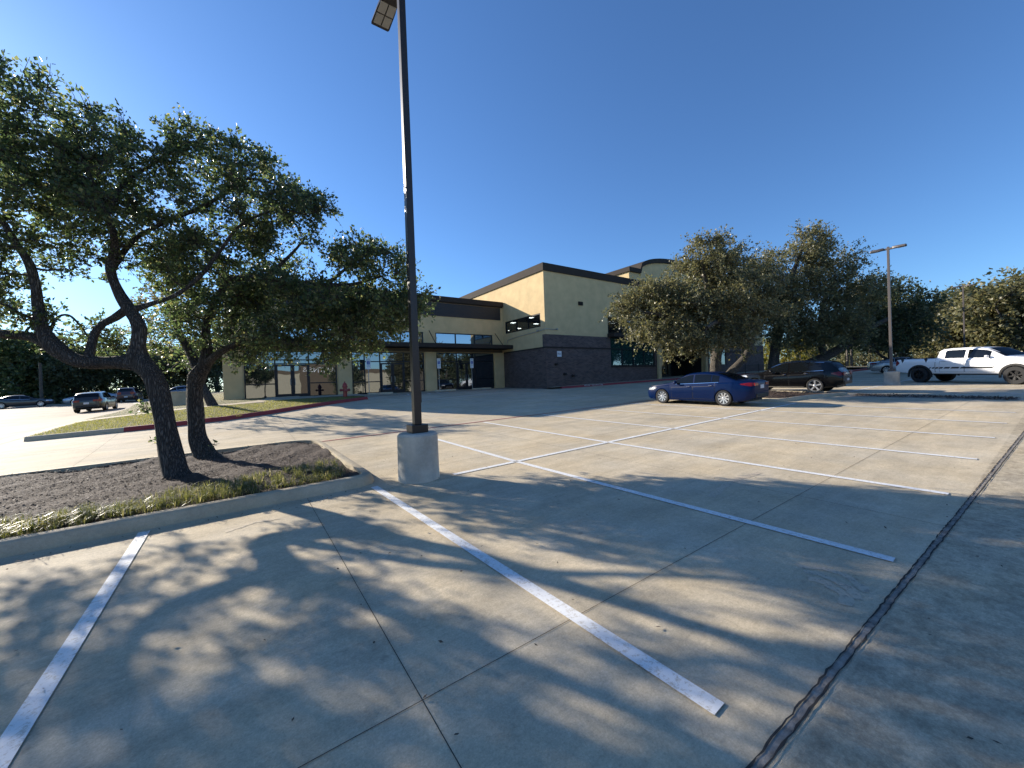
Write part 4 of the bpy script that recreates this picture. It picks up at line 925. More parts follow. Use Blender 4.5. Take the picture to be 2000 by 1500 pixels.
tB = pxtree('oak_tree', 'wide dark oak with a thick limb slanting right over the black vehicle', YB,
    [[(1500, 760, 18), (1512, 742, 15), (1540, 728, 13), (1580, 712, 12), (1625, 690, 11), (1665, 664, 9), (1700, 640, 7), (1740, 620, 4)],
     [(1510, 745, 13), (1512, 700, 11), (1520, 650, 9), (1530, 590, 7), (1550, 530, 5), (1570, 480, 3)],
     [(1610, 698, 8), (1600, 650, 7), (1610, 590, 5), (1630, 540, 3)]],
    [(1445, 545, 0, 46, 40, 2.4, 22), (1450, 620, -.4, 50, 46, 2.4, 26), (1690, 560, 0, 34, 30, 1.8, 14), (1480, 560, 0, 60, 46, 2.8, 34), (1540, 540, 0, 60, 60, 3, 44), (1580, 490, .2, 42, 36, 1.4, 22), (1600, 462, .2, 22, 16, .8, 6), (1620, 550, 0, 60, 44, 2.2, 38), (1650, 510, 0, 26, 26, 1.0, 8), (1500, 620, -.6, 70, 46, 2.2, 40), (1580, 610, -.5, 80, 48, 2.4, 50), (1660, 600, -.3, 42, 50, 1.8, 22), (1560, 660, -.8, 80, 24, 1.8, 28), (1660, 650, -.5, 60, 24, 1.6, 18)],
    33, tuple(at(1500, 755, YB)), leaf=.15, twigs=17, lpt=16, crad=1.2, leafm='leaf_oak_sun', br=.045, wind=(.45, 0), group='oaks of the right-hand islands')
YC = 36
pxtree('oak_tree', 'compact dark evergreen tree directly behind the concrete lamp base', YC,
    [[(1738, 735, 5), (1738, 700, 4), (1742, 670, 4), (1750, 640, 3), (1755, 600, 2)], [(1740, 705, 3), (1715, 690, 3), (1700, 660, 2)], [(1740, 700, 3), (1770, 680, 2.5), (1790, 650, 2)]],
    [(1750, 600, 0, 56, 38, 2.4, 50), (1795, 600, 0, 32, 26, 1.8, 18), (1700, 600, 0, 36, 46, 2.2, 34), (1730, 640, 0, 60, 30, 2.2, 34), (1730, 660, 0, 70, 26, 2.4, 36), (1790, 640, 0, 44, 30, 2.0, 24), (1710, 555, .5, 22, 16, 1.2, 6)],
    35, tuple(GW(48.5, 11.5, -.05)), leaf=.22, twigs=11, lpt=11, crad=1.2, leafm='leaf_dark', br=.04, wind=(.2, 0), group='oaks of the right-hand islands')
# masses beyond: each tree its own thing, three prototypes copied
def proto(seed, h, lm, label, leaf=.30, n=1.0, low=.12):
    rs = random.Random(seed); L = [[(0, 0, -.3, .32), (.15, 0, h*.18, .26), (-.1, .2, h*.36, .2), (.2, 0, h*.6, .12), (.1, 0, h*.85, .05)], [(0, 0, h*.22, .16), (1.2, .4, h*.42, .1), (2.2, .6, h*.6, .05)], [(0, 0, h*.25, .16), (-1.2, -.5, h*.45, .1), (-2.1, -.9, h*.58, .05)]]
    bl = [(0, 0, h*.72, h*.30, h*.30, h*.24, int(34*n)), (h*.22, 0, h*.55, h*.22, h*.22, h*.2, int(24*n)), (-h*.22, .3, h*.5, h*.22, h*.22, h*.2, int(24*n)), (0, -h*.2, h*.48, h*.24, h*.18, h*.2, int(22*n)), (rs.uniform(-1, 1), 0, h*.28, h*.30, h*.26, h*low, int(18*n)), (0, 0, h*.10, h*.36, h*.22, h*.07, 16)]
    return tree('background_tree', (0, 0, 0), label, L, bl, seed, leaf=leaf, twigs=10, lpt=10, crad=h*.13, leafm=lm, sides=8, br=.05)
def copy_tree(o):
    c = o.copy(); COL.objects.link(c)
    for ch in o.children:
        k = ch.copy(); COL.objects.link(k); k.parent = c
    return c
# (prototype, x px, depth, height scale, turn, label)
PR = [proto(51, 9, 'leaf_oak_sun', 'x'), proto(52, 9, 'leaf_dark', 'x', n=1.15), proto(53, 8, 'leaf_oak', 'x', low=.2)]
TREES = [(0, 1850, 46, 0.92, .3, 'rounded olive oak left of the pickup cab, in the right background'), (0, 1915, 43, 1.09, 1.9, 'tall olive oak above the pickup cab at the right'), (0, 1985, 40, 1.17, 3.1, 'large spreading oak at the right edge over the pickup hood'), (1, 1880, 62, 1.32, 2.2, 'dark oak further back behind the pickup cab'), (1, 1790, 70, 1.15, 4, 'dark evergreen far behind the compact tree by the lamp'),
      (1, 1700, 72, 1.09, 5, 'dark distant evergreen over the red kerb at the right'), (1, 1640, 78, 1.09, .7, 'dark distant evergreen seen beneath the slanting limb'), (0, 2080, 44, 1.21, 5, 'oak at the extreme right edge, mostly outside the picture'), (1, 1950, 66, 1.38, 3.9, 'dark oak further back behind the pickup hood'), (1, 1590, 84, 1.09, 2.7, 'dark distant tree beyond the end of the brick wall'), (2, 1830, 80, 1.03, 1.2, 'distant green tree between the two olive oaks at right'),
      (2, -110, 60, 1.42, 1, 'tree at the extreme left edge beyond the road'), (1, -10, 62, 1.33, 2, 'dark tree beyond the road behind the parked dark sedan'), (2, 45, 58, 1.45, 3, 'leafy tree beyond the road above the dark sedan tail'), (0, 100, 64, 1.25, 4.2, 'olive tree beyond the road left of the forked trunk'), (1, 150, 60, 1.16, 5.1, 'dark low tree beyond the road above the silver sedan'), (2, 200, 68, 1.19, .4, 'tree beyond the road above the maroon vehicle'),
      (1, 255, 64, 1.01, 1.3, 'dark tree beyond the road left of the leaning trunk'), (0, 310, 66, 1.16, 2.4, 'olive tree beyond the road seen right of the leaning trunk'), (2, 365, 70, 1.16, 3.3, 'tree far behind the second trunk'), (1, 425, 66, 1.04, 4.4, 'dark tree just left of the building corner'), (1, 70, 80, 1.59, .9, 'tall dark tree further back across the road')]
used = set()
for k, px, Y, s, a, lab in TREES:
    o = PR[k] if k not in used else copy_tree(PR[k]); used.add(k)
    p = at(px, 760, Y); o.location = (p.x, p.y, gxy(p.x, p.y)-.1); o.rotation_euler = (0, 0, a); o.scale = (s*1.08, s*1.08, s)
    o['label'] = lab; o['category'] = 'tree'; o['group'] = 'trees beyond the road' if px < 700 else 'trees at the right background'
for (u, v, s, a, k, lab) in ((23, -9, .75, 2, 1, 'oak behind the viewer, seen mirrored in the right storefront'), (15.5, -13, .7, 4, 1, 'oak behind the viewer, seen mirrored in the middle storefront'), (31, -6, .8, 1, 1, 'oak behind the viewer, seen mirrored in the green windows'), (42, -16, 1.0, 3, 1, 'oak behind the viewer at the far right of the mirrored row'), (50, -24, 1.2, 5, 1, 'last oak of the mirrored row behind the viewer'), (60, -14, 1.1, 0, 1, 'oak behind the viewer beyond the pickup truck')):
    o = copy_tree(PR[k]); o.location = GW(u, v, -.1); o.rotation_euler = (0, 0, a); o.scale = (s, s, s); o['label'] = lab; o['category'] = 'tree'; o['group'] = 'trees behind the viewer'
# yellowing shrubs past the end of the building
def shrub(px, Y, h, w_, seed, label, lm='leaf_yellow'):
    p = at(px, 760, Y); z = gxy(p.x, p.y)-.1
    tree('shrub', (p.x, p.y, z), label, [[(p.x, p.y, z, .08), (p.x, p.y, z+h*.4, .06), (p.x+.2, p.y, z+h*.8, .03)]], [(p.x, p.y, z+h*.5, w_, w_*.7, h*.45, 30)], seed, leaf=.22, twigs=10, lpt=11, crad=.75, leafm=lm, sides=6, cat='shrub', group='shrubs past the building end')
shrub(1499, 68, 6.0, 2.2, 60, 'tall yellow green shrub just past the corner of the brick wall'); shrub(1515, 58, 5.0, 2.4, 61, 'yellow green shrub touching the end of the brick wall'); shrub(1565, 60, 4.4, 2.6, 62, 'yellow green shrub above the roof of the black vehicle', 'leaf_yellow'); shrub(1605, 62, 3.6, 2.2, 63, 'brownish shrub at the right of the yellow shrubs', 'leaf_oak_sun')
for i, (px, Y, lab) in enumerate(((1668, 66, 'dry brown brush on the bank by the red kerb'), (1720, 64, 'dry brown brush behind the lamp base'), (1800, 66, 'dry brown brush behind the pickup bed'), (1875, 62, 'dark brush behind the pickup cab'), (1960, 58, 'dark brush behind the pickup hood'))):
    shrub(px, Y, 2.2, 2.6, 70+i, lab, 'leaf_oak_sun' if i < 3 else 'leaf_dark')
def bank():
    drape('bank', [(64, 22), (61, 13), (78, -10), (110, -20), (120, 40), (70, 40)], .25, M['earth'], 4)
bank()
for i, (px, Y) in enumerate(((1655, 63), (1663, 61), (1699, 66))):
    p = at(px, 730, Y); r = empty('tree_trunk', (p.x, p.y, gxy(p.x, p.y)), ['sunlit bare slender trunk at the brown bank, leftmost', 'sunlit bare slender trunk at the brown bank, middle', 'sunlit bare slender trunk on the brown bank, nearest the lamp post'][i], 'tree trunk'); b = MB(); b.tube([(0, 0, -.2), (.1, 0, 1.2), (.05, 0, 2.6), (.3, 0, 4)], [.2, .17, .15, .1], 7); lbuild(b, 'stem', M['bark_light'], r, smooth=60)
# a few sprouts low on the leaning trunk
for sx, (px, py) in enumerate(((276, 800), (310, 862), (424, 870))):
    p = at(px, py, 6.7 if px < 400 else 8.1); q = at(px+28, py+8, 6.8) if px < 400 else at(px-14, py+12, 8.2)
    tree('trunk_sprout', tuple(q), ['leafy twig sprouting low from the leaning oak trunk', 'thin sprout at the base of the leaning oak trunk', 'thin sprout on the second oak trunk'][sx], [[(*q, .006), (*(q*.5+p*.5+Vector((0, 0, .05))), .004), (*p, .003)]], [(p.x, p.y, p.z, .10, .08, .06, 3 if sx == 0 else 1)], 90+sx, leaf=.055, twigs=4, lpt=5, crad=.11, cat='sprout', sides=5, br=.004)
# ------------------------------------------------------------------ vehicles
def lerp_tab(tab, x):
    if x <= tab[0][0]: return tab[0][1]
    for (a, va), (b, vb) in zip(tab[:-1], tab[1:]):
        if x <= b: return va+(vb-va)*(x-a)/(b-a)
    return tab[-1][1]
def smooth_tab(tab, n=6):
    P = limb_smooth([(*p, 0) for p in tab], n); out = []
    for p in P:
        if not out or p[0] > out[-1][0]+1e-4: out.append((p[0], p[1]))
    return out
class Body:
    """lofted shell; x runs from the nose (0) to the tail (L), y sideways, z up"""
    def __init__(s, S):
        s.S = S; s.top = smooth_tab(S['top']) if S.get('smooth', True) else S['top']; s.belt = S['belt']; s.bot = S['bottom']; s.w = smooth_tab(S['width'])
    def zb(s, x):
        z = lerp_tab(s.bot, x)
        for cx in s.S['axles']:
            d = abs(x-cx); R = s.S['arch']
            if d < R: z = max(z, s.S['wheel']-.02+math.sqrt(R*R-d*d)) if True else z
        return z
    def ring(s, x):
        S = s.S; w = lerp_tab(s.w, x); zt = lerp_tab(s.top, x); zs = min(lerp_tab(s.belt, x), zt-.005); zb = min(s.zb(x), zs-.06); h = zs-zb
        c = max(0, zt-zs); t = min(1, c/.42); tk = S.get('tumble', .24)
        y7 = w*(.90-tk*.62*t); y8 = y7*(.62+.24*t)
        lowf = lerp_tab(s.bot, x)
        def wy(z):   # side section of the lower body, function of height so that arches do not bend it
            q = (z-lowf)/(zs-lowf+1e-6); return w*(.955+.045*math.sin(min(1, max(0, q))*math.pi*.95))
        return [(0, zb), (w*.80, zb), (wy(zb)-.012, zb+.004), (wy(zb+.03), zb+.03), (wy(zb+.3*h), zb+.3*h), (wy(zb+.6*h), zb+.6*h), (wy(zb+.85*h), zb+.85*h), (w*.935, zs-.012*t-.004), (w*.90, zs),
                (w*.90+(y7-w*.90)*.5, zs+c*(.36+.10*t)), (y7, zs+c*(.62+.22*t)), (y8, zs+c*.955), (y8*.5, zs+c*.99), (0, zt)]
    def yz(s, x, z):
        R = s.ring(x)[2:12]
        for (y0, z0), (y1, z1) in zip(R[:-1], R[1:]):
            if z <= z1 or (y1, z1) == R[-1]:
                t = (z-z0)/(z1-z0+1e-9); t = max(0, min(1.1, t)); return y0+(y1-y0)*t
    def zy(s, x, y):
        R = s.ring(x)[8:]
        for (y0, z0), (y1, z1) in zip(R[:-1], R[1:]):
            if y >= y1: t = (y-y0)/(y1-y0+1e-9); return z0+(z1-z0)*max(0, min(1, t))
        return R[-1][1]
    def mesh(s, T):
        L = s.S['L']; xs = {0, .015, .05, .1, L-.1, L-.05, L-.015, L}; x = 0
        while x < L: xs.add(round(x, 3)); x += .045
        for cx in s.S['axles']:
            for q in (-1, 1): xs.add(cx+q*s.S['arch']); xs.add(cx+q*(s.S['arch']-.01)); xs.add(cx+q*(s.S['arch']+.004))
        for q in s.S.get('extra', []): xs.add(q)
        xs = sorted(xs); xs = [x for i, x in enumerate(xs) if i == 0 or x-xs[i-1] > .003]
        b = MB('local'); n = 14; vs = []; fs = []; N = 2*n-2
        for x in xs:
            R = s.ring(x); full = R+[(-y, z) for y, z in R[-2:0:-1]]
            vs += [T(x, y, z) for y, z in full]
        for i in range(len(xs)-1):
            for j in range(N): fs.append((i*N+j, i*N+(j+1) % N, (i+1)*N+(j+1) % N, (i+1)*N+j))
        fs += [tuple(range(N))[::-1], tuple(range((len(xs)-1)*N, len(xs)*N))]
        b.add(vs, fs); return b
def vehicle(name, S, paint, loc_uv, head, label, cat, group=None, matrix=None, scale=1.0):
    rot = ground_rot(*loc_uv, *head) if matrix is None else matrix
    r = bpy.data.objects.new(name, None); COL.objects.link(r); r.matrix_world = Matrix.Translation(GW(*loc_uv)) @ rot.to_4x4() @ Matrix.Scale(scale, 4); tag(r, label, cat, group)
    L = S['L']; T = lambda x, y, z: Vector((L/2-x, y, z)); B_ = Body(S); P = M[paint]
    body = B_.mesh(T).build('body', P, r, smooth=28)
    def patch(name, side, x0, x1, lo, hi, off, mat, par=None, nx=14, nz=5):
        """panel following the body side between two height curves"""
        vs = []; fs = []
        for i in range(nx+1):
            x = x0+(x1-x0)*i/nx; a = lo(x) if callable(lo) else lo; c = hi(x) if callable(hi) else hi; c = max(c, a+.002)
            for j in range(nz+1):
                z = a+(c-a)*j/nz; vs.append(T(x, side*(B_.yz(x, z)+off), z))
        for i in range(nx):
            for j in range(nz): k = i*(nz+1)+j; fs.append((k, k+1, k+nz+2, k+nz+1))
        b = MB('local'); b.add(vs, fs); return b.build(name, M[mat] if isinstance(mat, str) else mat, par or r, smooth=40)
    def tpatch(name, x0, x1, f0, f1, off, mat, par=None, nx=8, ny=10):
        """panel over the top (windscreen, rear window); f0, f1 give half width at both ends"""
        vs = []; fs = []
        for i in range(nx+1):
            t = i/nx; x = x0+(x1-x0)*t; hw = f0+(f1-f0)*t
            for j in range(ny+1):
                y = hw*(2*j/ny-1); vs.append(T(x, y, B_.zy(x, abs(y))+off))
        for i in range(nx):
            for j in range(ny): k = i*(ny+1)+j; fs.append((k, k+1, k+ny+2, k+ny+1))
        b = MB('local'); b.add(vs, fs); return b.build(name, M[mat], par or r, smooth=40)
    top = lambda x: lerp_tab(B_.top, x); belt = lambda x: lerp_tab(B_.belt, x)
    # wheels
    R = S['wheel']; tw = S.get('tyre_w', .21); yo = S['track']
    for cx in S['axles']:
        for s_ in (1, -1):
            tb = MB('local'); rr = R*S.get('rimr', .68)
            prof = [(rr, -tw/2), (R*.93, -tw/2), (R*.985, -tw*.40), (R, -tw*.25), (R, tw*.25), (R*.985, tw*.40), (R*.93, tw/2), (rr, tw/2), (rr, tw*.36)]
            k = len(tb.v); n = 32; C = Vector((L/2-cx, s_*(yo-tw/2), R))
            for q, yy in prof:
                for j in range(n): a = 2*math.pi*j/n; tb.v.append(C+Vector((q*math.cos(a), s_*yy, q*math.sin(a))))
            for i in range(len(prof)-1):
                for j in range(n): tb.f.append((k+i*n+j, k+i*n+(j+1) % n, k+(i+1)*n+(j+1) % n, k+(i+1)*n+j))
            w_ = tb.build('wheel', M['tyre'], r, smooth=40)
            d = MB('local'); d.lathe([(rr*.99, tw*.10), (rr*.99, tw*.12), (.05, tw*.14), (.01, tw*.14)], 24, lambda x, y, z: C+Vector((x, s_*z, y))); d.build('spoke_gap_shade', M['black_trim'], w_, smooth=40)  # black backing disc, painting the shade in the gaps between the spokes
            rb = MB('local'); rb_n = S.get('spokes', 5); sw = S.get('spoke_w', .16)
            rb.lathe([(rr*1.0, tw*.36), (rr*1.0, tw*.46), (rr*.93, tw*.46), (rr*.91, tw*.2)], 32, lambda x, y, z: C+Vector((x, s_*z, y)), cap=False)
            rb.lathe([(rr*.20, tw*.2), (rr*.20, tw*.42), (rr*.14, tw*.46), (.01, tw*.46)], 16, lambda x, y, z: C+Vector((x, s_*z, y)))
            for q in range(rb_n):
                a = 2*math.pi*q/rb_n+.3; ca, sa = math.cos(a), math.sin(a); V_ = []
                tq = S.get('twist', .0)
                for (rad, hw, y) in ((rr*.15, sw*.45*rr, tw*.30), (rr*.95, sw*rr*.62, tw*.34)):
                    a2 = a+(tq if rad > rr*.5 else 0); c2, s2 = math.cos(a2), math.sin(a2)
                    for e in (-1, 1):
                        for dy in (0, tw*.10): V_.append(C+Vector((rad*c2-e*hw*s2, s_*(y+dy), rad*s2+e*hw*c2)))
                rb.add(V_, [(0, 1, 3, 2), (4, 6, 7, 5), (0, 4, 5, 1), (2, 3, 7, 6), (1, 5, 7, 3), (0, 2, 6, 4)])
            rb.build('rim', M[S.get('rim', 'alloy')], w_, smooth=30)
    # underbody and arch liners
    b = MB('local'); wmid = yo-tw-.02
    b.box((L/2-(L-.25), -wmid, lerp_tab(B_.bot, L/2)+.02), (L/2-.25, wmid, belt(L/2)-.1)); b.build('underbody', M['black_trim'], r)
    # glass, doors, seams
    g = S['glass']
    for s_ in (1, -1):
        for (x0, x1, cut) in g['side']:
            lo = lambda x: belt(x)+g.get('sill', .035)
            hi = lambda x: min(max(lo(x), belt(x)+(top(x)-belt(x))*.80-.005), lerp_tab(cut, x) if cut else 9)
            patch('side_window', s_, x0, x1, lo, hi, .006, 'car_glass')
        if g.get('trim'):
            x0, x1 = g['side'][0][0], g['side'][-1][1]
            patch('window_trim', s_, x0, x1, lambda x: belt(x)+g.get('sill', .035)-.03, lambda x: belt(x)+g.get('sill', .035)-.008, .010, g['trim'], nz=1, nx=24)
        if g.get('trim_top'):
            x0, x1 = g['side'][0][0], g['side'][-1][1]
            patch('roof_trim', s_, x0, x1, lambda x: belt(x)+(top(x)-belt(x))*.815, lambda x: belt(x)+(top(x)-belt(x))*.86, .008, g['trim'], nz=1, nx=24)
        for (x0, x1) in S['doors']:
            zb0 = lerp_tab(B_.bot, (x0+x1)/2)+.10
            lo = lambda x: max(zb0, B_.zb(x)+.03)
            patch('door_seam', s_, x0-.012, x1+.012, lambda x: lo(x)-.012, lambda x: belt(x)+.012, .0015, 'black_trim')
            d = patch('door', s_, x0, x1, lo, lambda x: belt(x)+.008, .006, P, nz=7)
            hx = x1-.24 if not S.get('flip') else x1-.22; zz = belt(hx)-S.get('handle_drop', .10)
            h = MB('local'); y = B_.yz(hx, zz)+.008
            h.tube([T(hx-.02, s_*y, zz), T(hx, s_*(y+.035), zz+.003), T(hx+.13, s_*(y+.035), zz+.008), T(hx+.15, s_*y, zz+.008)], .013, 6); h.build('handle', M[S.get('handle', 'chrome')], d, smooth=50)
        mx = S['mirror']; zz = belt(mx)+.10; y = B_.yz(mx, belt(mx)); mm = MB('local')
        mm.lathe([(.02, -.06), (.075, -.045), (.095, .0), (.088, .05), (.03, .07)], 12, lambda a, bb, c: T(mx-.0+c*.9, s_*(y+.13+a*1.05), zz+bb*.78)); mm.tube([T(mx, s_*(y-.02), zz-.06), T(mx, s_*(y+.09), zz-.03)], .02, 6)
        mm.build('wing_mirror', M[S.get('mirror_mat', 'black_trim')] if S.get('mirror_mat') else P, r, smooth=50)
        if S.get('rocker'): patch('rocker_strip', s_, S['axles'][0]+S['arch']+.05, S['axles'][1]-S['arch']-.05, lambda x: lerp_tab(B_.bot, x)+.04, lambda x: lerp_tab(B_.bot, x)+.075, .012, S['rocker'], nz=1)
        if S.get('flare'):
            for cx in S['axles']:
                fb = MB('local'); k = 0; vs = []; fs = []; A0 = S['arch']
                for i in range(25):
                    a = math.pi*(-.06+1.12*i/24)
                    for rad, off in ((A0-.015, .0), (A0-.015, .05), (A0+.07, .045), (A0+.085, .0)):
                        x = cx-rad*math.cos(a); z = R-.02+rad*math.sin(a); vs.append(T(x, s_*(B_.yz(x, max(z, lerp_tab(B_.bot, x)+.02))+off-.005), z))
                for i in range(24):
                    for j in range(3): k = i*4+j; fs.append((k, k+1, k+5, k+4))
                fb.add(vs, fs); fb.build('fender_flare', M['black_trim'], r, smooth=50)
        x0, x1, z0, z1 = S['head']; patch('headlight', s_, x0, x1, lambda x: z0+(z1-z0)*.25*(x-x0)/(x1-x0), lambda x: z1+(S.get('head_rise', .03))*(x-x0)/(x1-x0), .008, 'headlight')
        x0, x1, z0, z1 = S['tail']; patch('tail_light', s_, x0, x1, lambda x: z0+(z1-z0)*.45*max(0, 1-(x-x0)/(x1-x0)*1.4), lambda x: z1-(z1-z0)*.30*max(0, 1-(x-x0)/(x1-x0)*1.6), .008, 'tail')
    if g.get('front'): tpatch('windscreen', *g['front'], .008, 'car_glass')
    if g.get('rear'): tpatch('rear_window', *g['rear'], .008, 'car_glass')
    # tail: lamps wrap on to the end face, plate, bumper
    w1 = lerp_tab(B_.w, L-.03)
    x0, x1, z0, z1 = S['tail']
    for s_ in (1, -1):
        b = MB('local'); b.box((-L/2-.012, s_*w1*.50, z0+.015), (-L/2+.03, s_*w1*.93, z1-.01)); b.build('tail_light', M['tail'], r, bevel=.01)
    pz = S['plate']; b = MB('local'); b.box((-L/2-.022, -.155, pz-.075), (-L/2+.01, .155, pz+.075)); b.build('number_plate', M['plate'], r, bevel=.004)
    zb_ = lerp_tab(B_.bot, L-.1); b = MB('local'); b.box((-L/2-.03, -w1*.80, zb_+.02), (-L/2+.1, w1*.80, zb_+.2)); b.build('rear_bumper', M[S.get('bumper', 'black_trim')], r, bevel=.03)
    b = MB('local'); wf = lerp_tab(B_.w, .03); b.box((L/2-.1, -wf*.7, lerp_tab(B_.bot, .1)+.08), (L/2+.012, wf*.7, lerp_tab(B_.bot, .1)+.32)); b.build('grille', M['black_trim'], r, bevel=.02)
    return r, B_, T, patch, tpatch
SEDAN = dict(L=4.9, top=[(0, .66), (.06, .72), (.4, .84), (.9, .93), (1.28, .99), (1.75, 1.22), (2.15, 1.385), (2.6, 1.44), (3.1, 1.43), (3.6, 1.33), (4.05, 1.16), (4.35, 1.07), (4.72, 1.06), (4.86, 1.02), (4.9, .90)],
    belt=[(0, .60), (.4, .78), (1.2, .88), (2.5, .93), (3.6, .985), (4.1, 1.0), (4.9, .86)], bottom=[(0, .30), (.25, .20), (.7, .18), (4.2, .19), (4.6, .24), (4.9, .38)],
    width=[(0, .60), (.12, .74), (.4, .86), (.9, .915), (2.4, .925), (3.9, .92), (4.5, .86), (4.8, .77), (4.9, .68)], axles=[.95, 3.78], arch=.375, wheel=.335, track=.915, tyre_w=.215, spokes=9, spoke_w=.22, twist=.22, rimr=.70,
    glass=dict(side=[(1.62, 2.42, None), (2.50, 3.22, None), (3.26, 3.56, None)], front=(1.34, 2.12, .70, .58), rear=(3.42, 4.2, .56, .66), trim='chrome'),
    doors=[(1.45, 2.44), (2.48, 3.42)], mirror=1.66, head=(.06, .52, .62, .72), tail=(4.42, 4.86, .84, .98), plate=.80, handle='chrome', mirror_mat=None)
SUV = dict(L=4.95, top=[(0, .85), (.06, .95), (.5, 1.04), (1.1, 1.12), (1.45, 1.2), (1.95, 1.52), (2.4, 1.67), (3.0, 1.71), (3.9, 1.67), (4.4, 1.60), (4.62, 1.42), (4.8, 1.18), (4.92, 1.05), (4.95, .9)],
    belt=[(0, .80), (.4, .95), (1.3, 1.03), (2.5, 1.07), (4.0, 1.13), (4.6, 1.16), (4.95, .88)], bottom=[(0, .36), (.25, .27), (.7, .25), (4.2, .26), (4.6, .34), (4.95, .46)],
    width=[(0, .66), (.12, .80), (.4, .90), (.9, .955), (2.4, .965), (4.0, .96), (4.6, .90), (4.86, .82), (4.95, .76)], axles=[.98, 3.83], arch=.42, wheel=.375, track=.96, tyre_w=.24, spokes=5, spoke_w=.22, rimr=.76,
    glass=dict(side=[(1.78, 2.62, None), (2.70, 3.52, None), (3.58, 4.18, [(3.5, 9), (3.8, 1.52), (4.18, 1.25)])], front=(1.5, 2.3, .74, .62), rear=(4.42, 4.74, .60, .72), trim='chrome', trim_top=True),
    doors=[(1.52, 2.64), (2.70, 3.62)], mirror=1.86, head=(.06, .55, .82, .92), tail=(4.5, 4.9, .88, 1.08), plate=.66, handle='chrome', rocker='chrome')
HATCH = dict(SUV, L=4.5, top=[(x*.909, z*.955) for x, z in SUV['top']], belt=[(x*.909, z*.955) for x, z in SUV['belt']], width=[(x*.909, y*.97) for x, y in SUV['width']], bottom=[(x*.909, z*.9) for x, z in SUV['bottom']], axles=[.9, 3.5], arch=.38, wheel=.34,
    glass=dict(side=[(1.62, 2.40, None), (2.46, 3.20, None), (3.26, 3.76, [(3.2, 9), (3.5, 1.44), (3.76, 1.2)])], front=(1.38, 2.1, .70, .6), rear=(4.02, 4.3, .58, .70)), doors=[(1.4, 2.42), (2.46, 3.28)], mirror=1.7, head=(.06, .5, .78, .88), tail=(4.1, 4.46, .84, 1.02), plate=.74, track=.93, rocker=None)
BOXY = dict(SUV, top=[(0, .9), (.06, 1.0), (.5, 1.08), (1.1, 1.14), (1.45, 1.2), (1.85, 1.6), (2.2, 1.75), (3.0, 1.78), (4.2, 1.77), (4.6, 1.72), (4.78, 1.6), (4.88, 1.2), (4.92, 1.05), (4.95, .9)],
    glass=dict(side=[(1.75, 2.58, None), (2.66, 3.5, None), (3.58, 4.45, None)], front=(1.5, 2.1, .74, .64), rear=(4.64, 4.86, .66, .74)), rocker=None, tail=(4.62, 4.92, .95, 1.25))
TRUCK = dict(L=6.15, smooth=False, top=[(0, 1.10), (.06, 1.24), (.3, 1.30), (.9, 1.36), (1.42, 1.40), (1.75, 1.62), (2.15, 1.84), (2.45, 1.90), (3.0, 1.93), (3.7, 1.92), (4.02, 1.88), (4.12, 1.83), (4.17, 1.50), (4.20, 1.385), (6.08, 1.375), (6.15, 1.34)],
    belt=[(0, 1.05), (.4, 1.22), (1.3, 1.29), (2.5, 1.31), (4.15, 1.33), (6.0, 1.33), (6.15, 1.28)], bottom=[(0, .66), (.3, .55), (1.4, .52), (4.6, .52), (5.6, .55), (6.15, .62)],
    width=[(0, .82), (.12, .92), (.5, .985), (1.4, 1.0), (3.0, 1.0), (5.6, 1.0), (6.0, .985), (6.15, .96)], axles=[1.02, 4.92], arch=.52, wheel=.445, track=1.03, tyre_w=.30, spokes=6, spoke_w=.24, rimr=.58, rim='black_wheel', tumble=.26,
    glass=dict(side=[(1.98, 2.86, None), (2.98, 3.82, [(2.9, 9), (3.6, 9), (3.7, 1.80), (3.82, 1.75)])], front=(1.46, 2.2, .80, .66), rear=(4.05, 4.16, .62, .66)),
    doors=[(1.78, 2.90), (2.94, 3.98)], mirror=2.02, head=(.02, .34, 1.0, 1.18), tail=(5.94, 6.14, .98, 1.28), plate=.80, handle='white_car', flare=True, bumper='chrome', extra=[4.12, 4.17, 4.2], handle_drop=.12, head_rise=.02)
vehicle('sedan_car', SEDAN, 'blue_car', (15.75, 8.75), (-.03, 1), 'deep blue sedan with silver multi-spoke wheels parked in the painted bay beside the mulch island', 'car', scale=.905)
_, Bk, Tk, pk, tk = vehicle('crossover_car', SUV, 'black_car', (23.45, 8.3), (-.02, 1), 'glossy black crossover with five-spoke silver wheels, parked beyond the island behind the blue sedan', 'car', scale=.93)
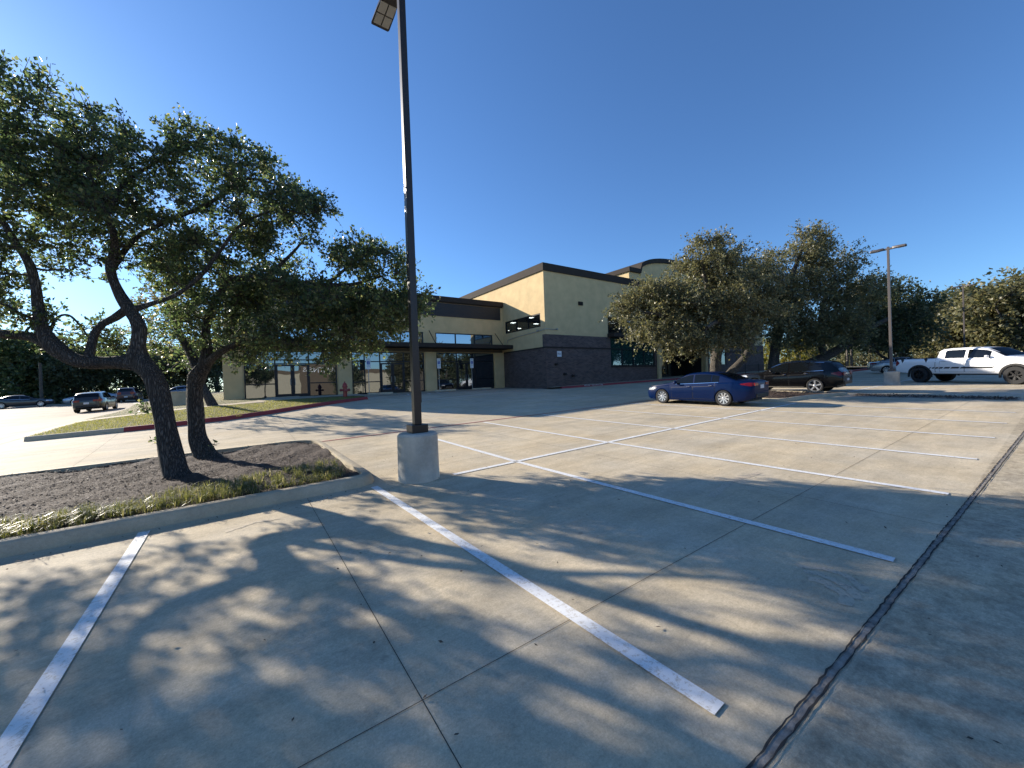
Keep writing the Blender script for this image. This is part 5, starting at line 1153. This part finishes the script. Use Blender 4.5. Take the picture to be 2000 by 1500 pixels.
# pickup: heading worked out from its two near wheels
hv = Vector((30.75-32.45, 1.50-5.0)).normalized(); side = Vector((hv.y, -hv.x)); 
if side.x > 0: side = -side
mid = Vector(((30.75+32.45)/2, (1.50+5.0)/2))-side*.95+hv*(-(3.075-(1.02+4.92)/2))
tr, Bt, Tt, pt_, tt_ = vehicle('pickup_truck', TRUCK, 'white_car', (mid.x, mid.y), (hv.x, hv.y), 'white crew-cab pickup with black wheels, flares and a black hash stripe low on its doors', 'pickup truck')
for s_ in (1, -1):
    segs = [(1.84, 3.10, 0)]+[(3.16, 3.50, .03), (3.56, 3.80, .03), (3.86, 4.02, .04), (4.07, 4.19, .04), (4.25, 4.34, .04), (4.41, 4.47, .04)]
    b = MB('local')
    for x0, x1, sl_ in segs:
        vs = []
        for x in (x0, (x0+x1)/2, x1):
            for z, sh in ((.80, 0), (.885, -.07)): xx = x+sh; vs.append(Tt(xx, s_*(Bt.yz(xx, z)+.0095), z))
        b.add(vs, [(0, 1, 3, 2), (2, 3, 5, 4)])
    b.build('hash_stripe', M['black_trim'], tr)
    for x0 in (4.55, 5.72):
        b = MB('local'); b.add([Tt(x0, s_*(Bt.yz(x0, 1.3)+.012), 1.365), Tt(x0+.16, s_*(Bt.yz(x0, 1.3)+.012), 1.365), Tt(x0+.05, s_*(Bt.yz(x0, 1.18)+.012), 1.14), Tt(x0, s_*(Bt.yz(x0, 1.3)+.004), 1.2)], [(0, 1, 2, 3)]); b.build('stake_pocket_trim', M['black_trim'], tr)
    pt_('cab_seam', s_, 4.17, 4.19, .6, 1.3, .004, 'black_trim', nx=1)
b = MB('local')
b.box((3.075-6.05, -.80, 1.372), (3.075-4.27, .80, 1.39)); b.build('bed_cover', M['black_trim'], tr)
b = MB('local'); b.box((-2.0, -.9, .46), (1.4, .9, .54)); b.build('running_board', M['black_trim'], tr, bevel=.02)
def car_at(name, S, paint, px, Y, ang, label, cat='car', group=None, dz=0):
    p = at(px, 770, Y); u, v = UV(p.x, p.y)
    return vehicle(name, S, paint, (u, v), (math.cos(ang), math.sin(ang)), label, cat, group)
# parked and driving cars in the distance; ang is the heading in car park axes
vehicle('hatchback_car', HATCH, 'grey_car', (-10.0, 47.0), (.03, 1), 'dark hatchback driving away along the road at the left, nearest to the viewer there', 'car', 'cars on the road at the left')
vehicle('suv_car', BOXY, 'maroon_car', (-11.4, 67.5), (-.02, 1), 'dark maroon boxy off-road car driving ahead of the hatchback', 'car', 'cars on the road at the left')
car_at('sedan_car', SEDAN, 'silver_car', 180, 49, 3.4, 'silver sedan facing left, half hidden behind the dark hatchback', 'car', 'cars on the road at the left')
car_at('sedan_car', SEDAN, 'grey_car', 42, 45, .15, 'dark low sedan standing at the left edge of the picture under the trees', 'car', 'cars on the road at the left')
car_at('sedan_car', SEDAN, 'grey_car', -18, 50, .2, 'dark sedan at the very left edge behind the other dark sedan', 'car', 'cars on the road at the left')
car_at('sedan_car', SEDAN, 'steelblue_car', 350, 52, 3.1, 'grey-blue car seen between the two oak trunks', 'car', 'cars on the road at the left')
vehicle('sedan_car', SEDAN, 'silver_car', (49.6, 8.6), (.35, -1), 'silver sedan parked behind the concrete lamp base and the pickup tail', 'car', 'cars parked beyond the pickup')
vehicle('suv_car', BOXY, 'silver_car', (53.0, 3.4), (.35, -1), 'pale vehicle whose roof shows above the pickup bed', 'car', 'cars parked beyond the pickup')
vehicle('suv_car', BOXY, 'silver_car', (44.5, -3.0), (-.2, -1), 'silver vehicle showing behind the pickup windscreen', 'car', 'cars parked beyond the pickup')
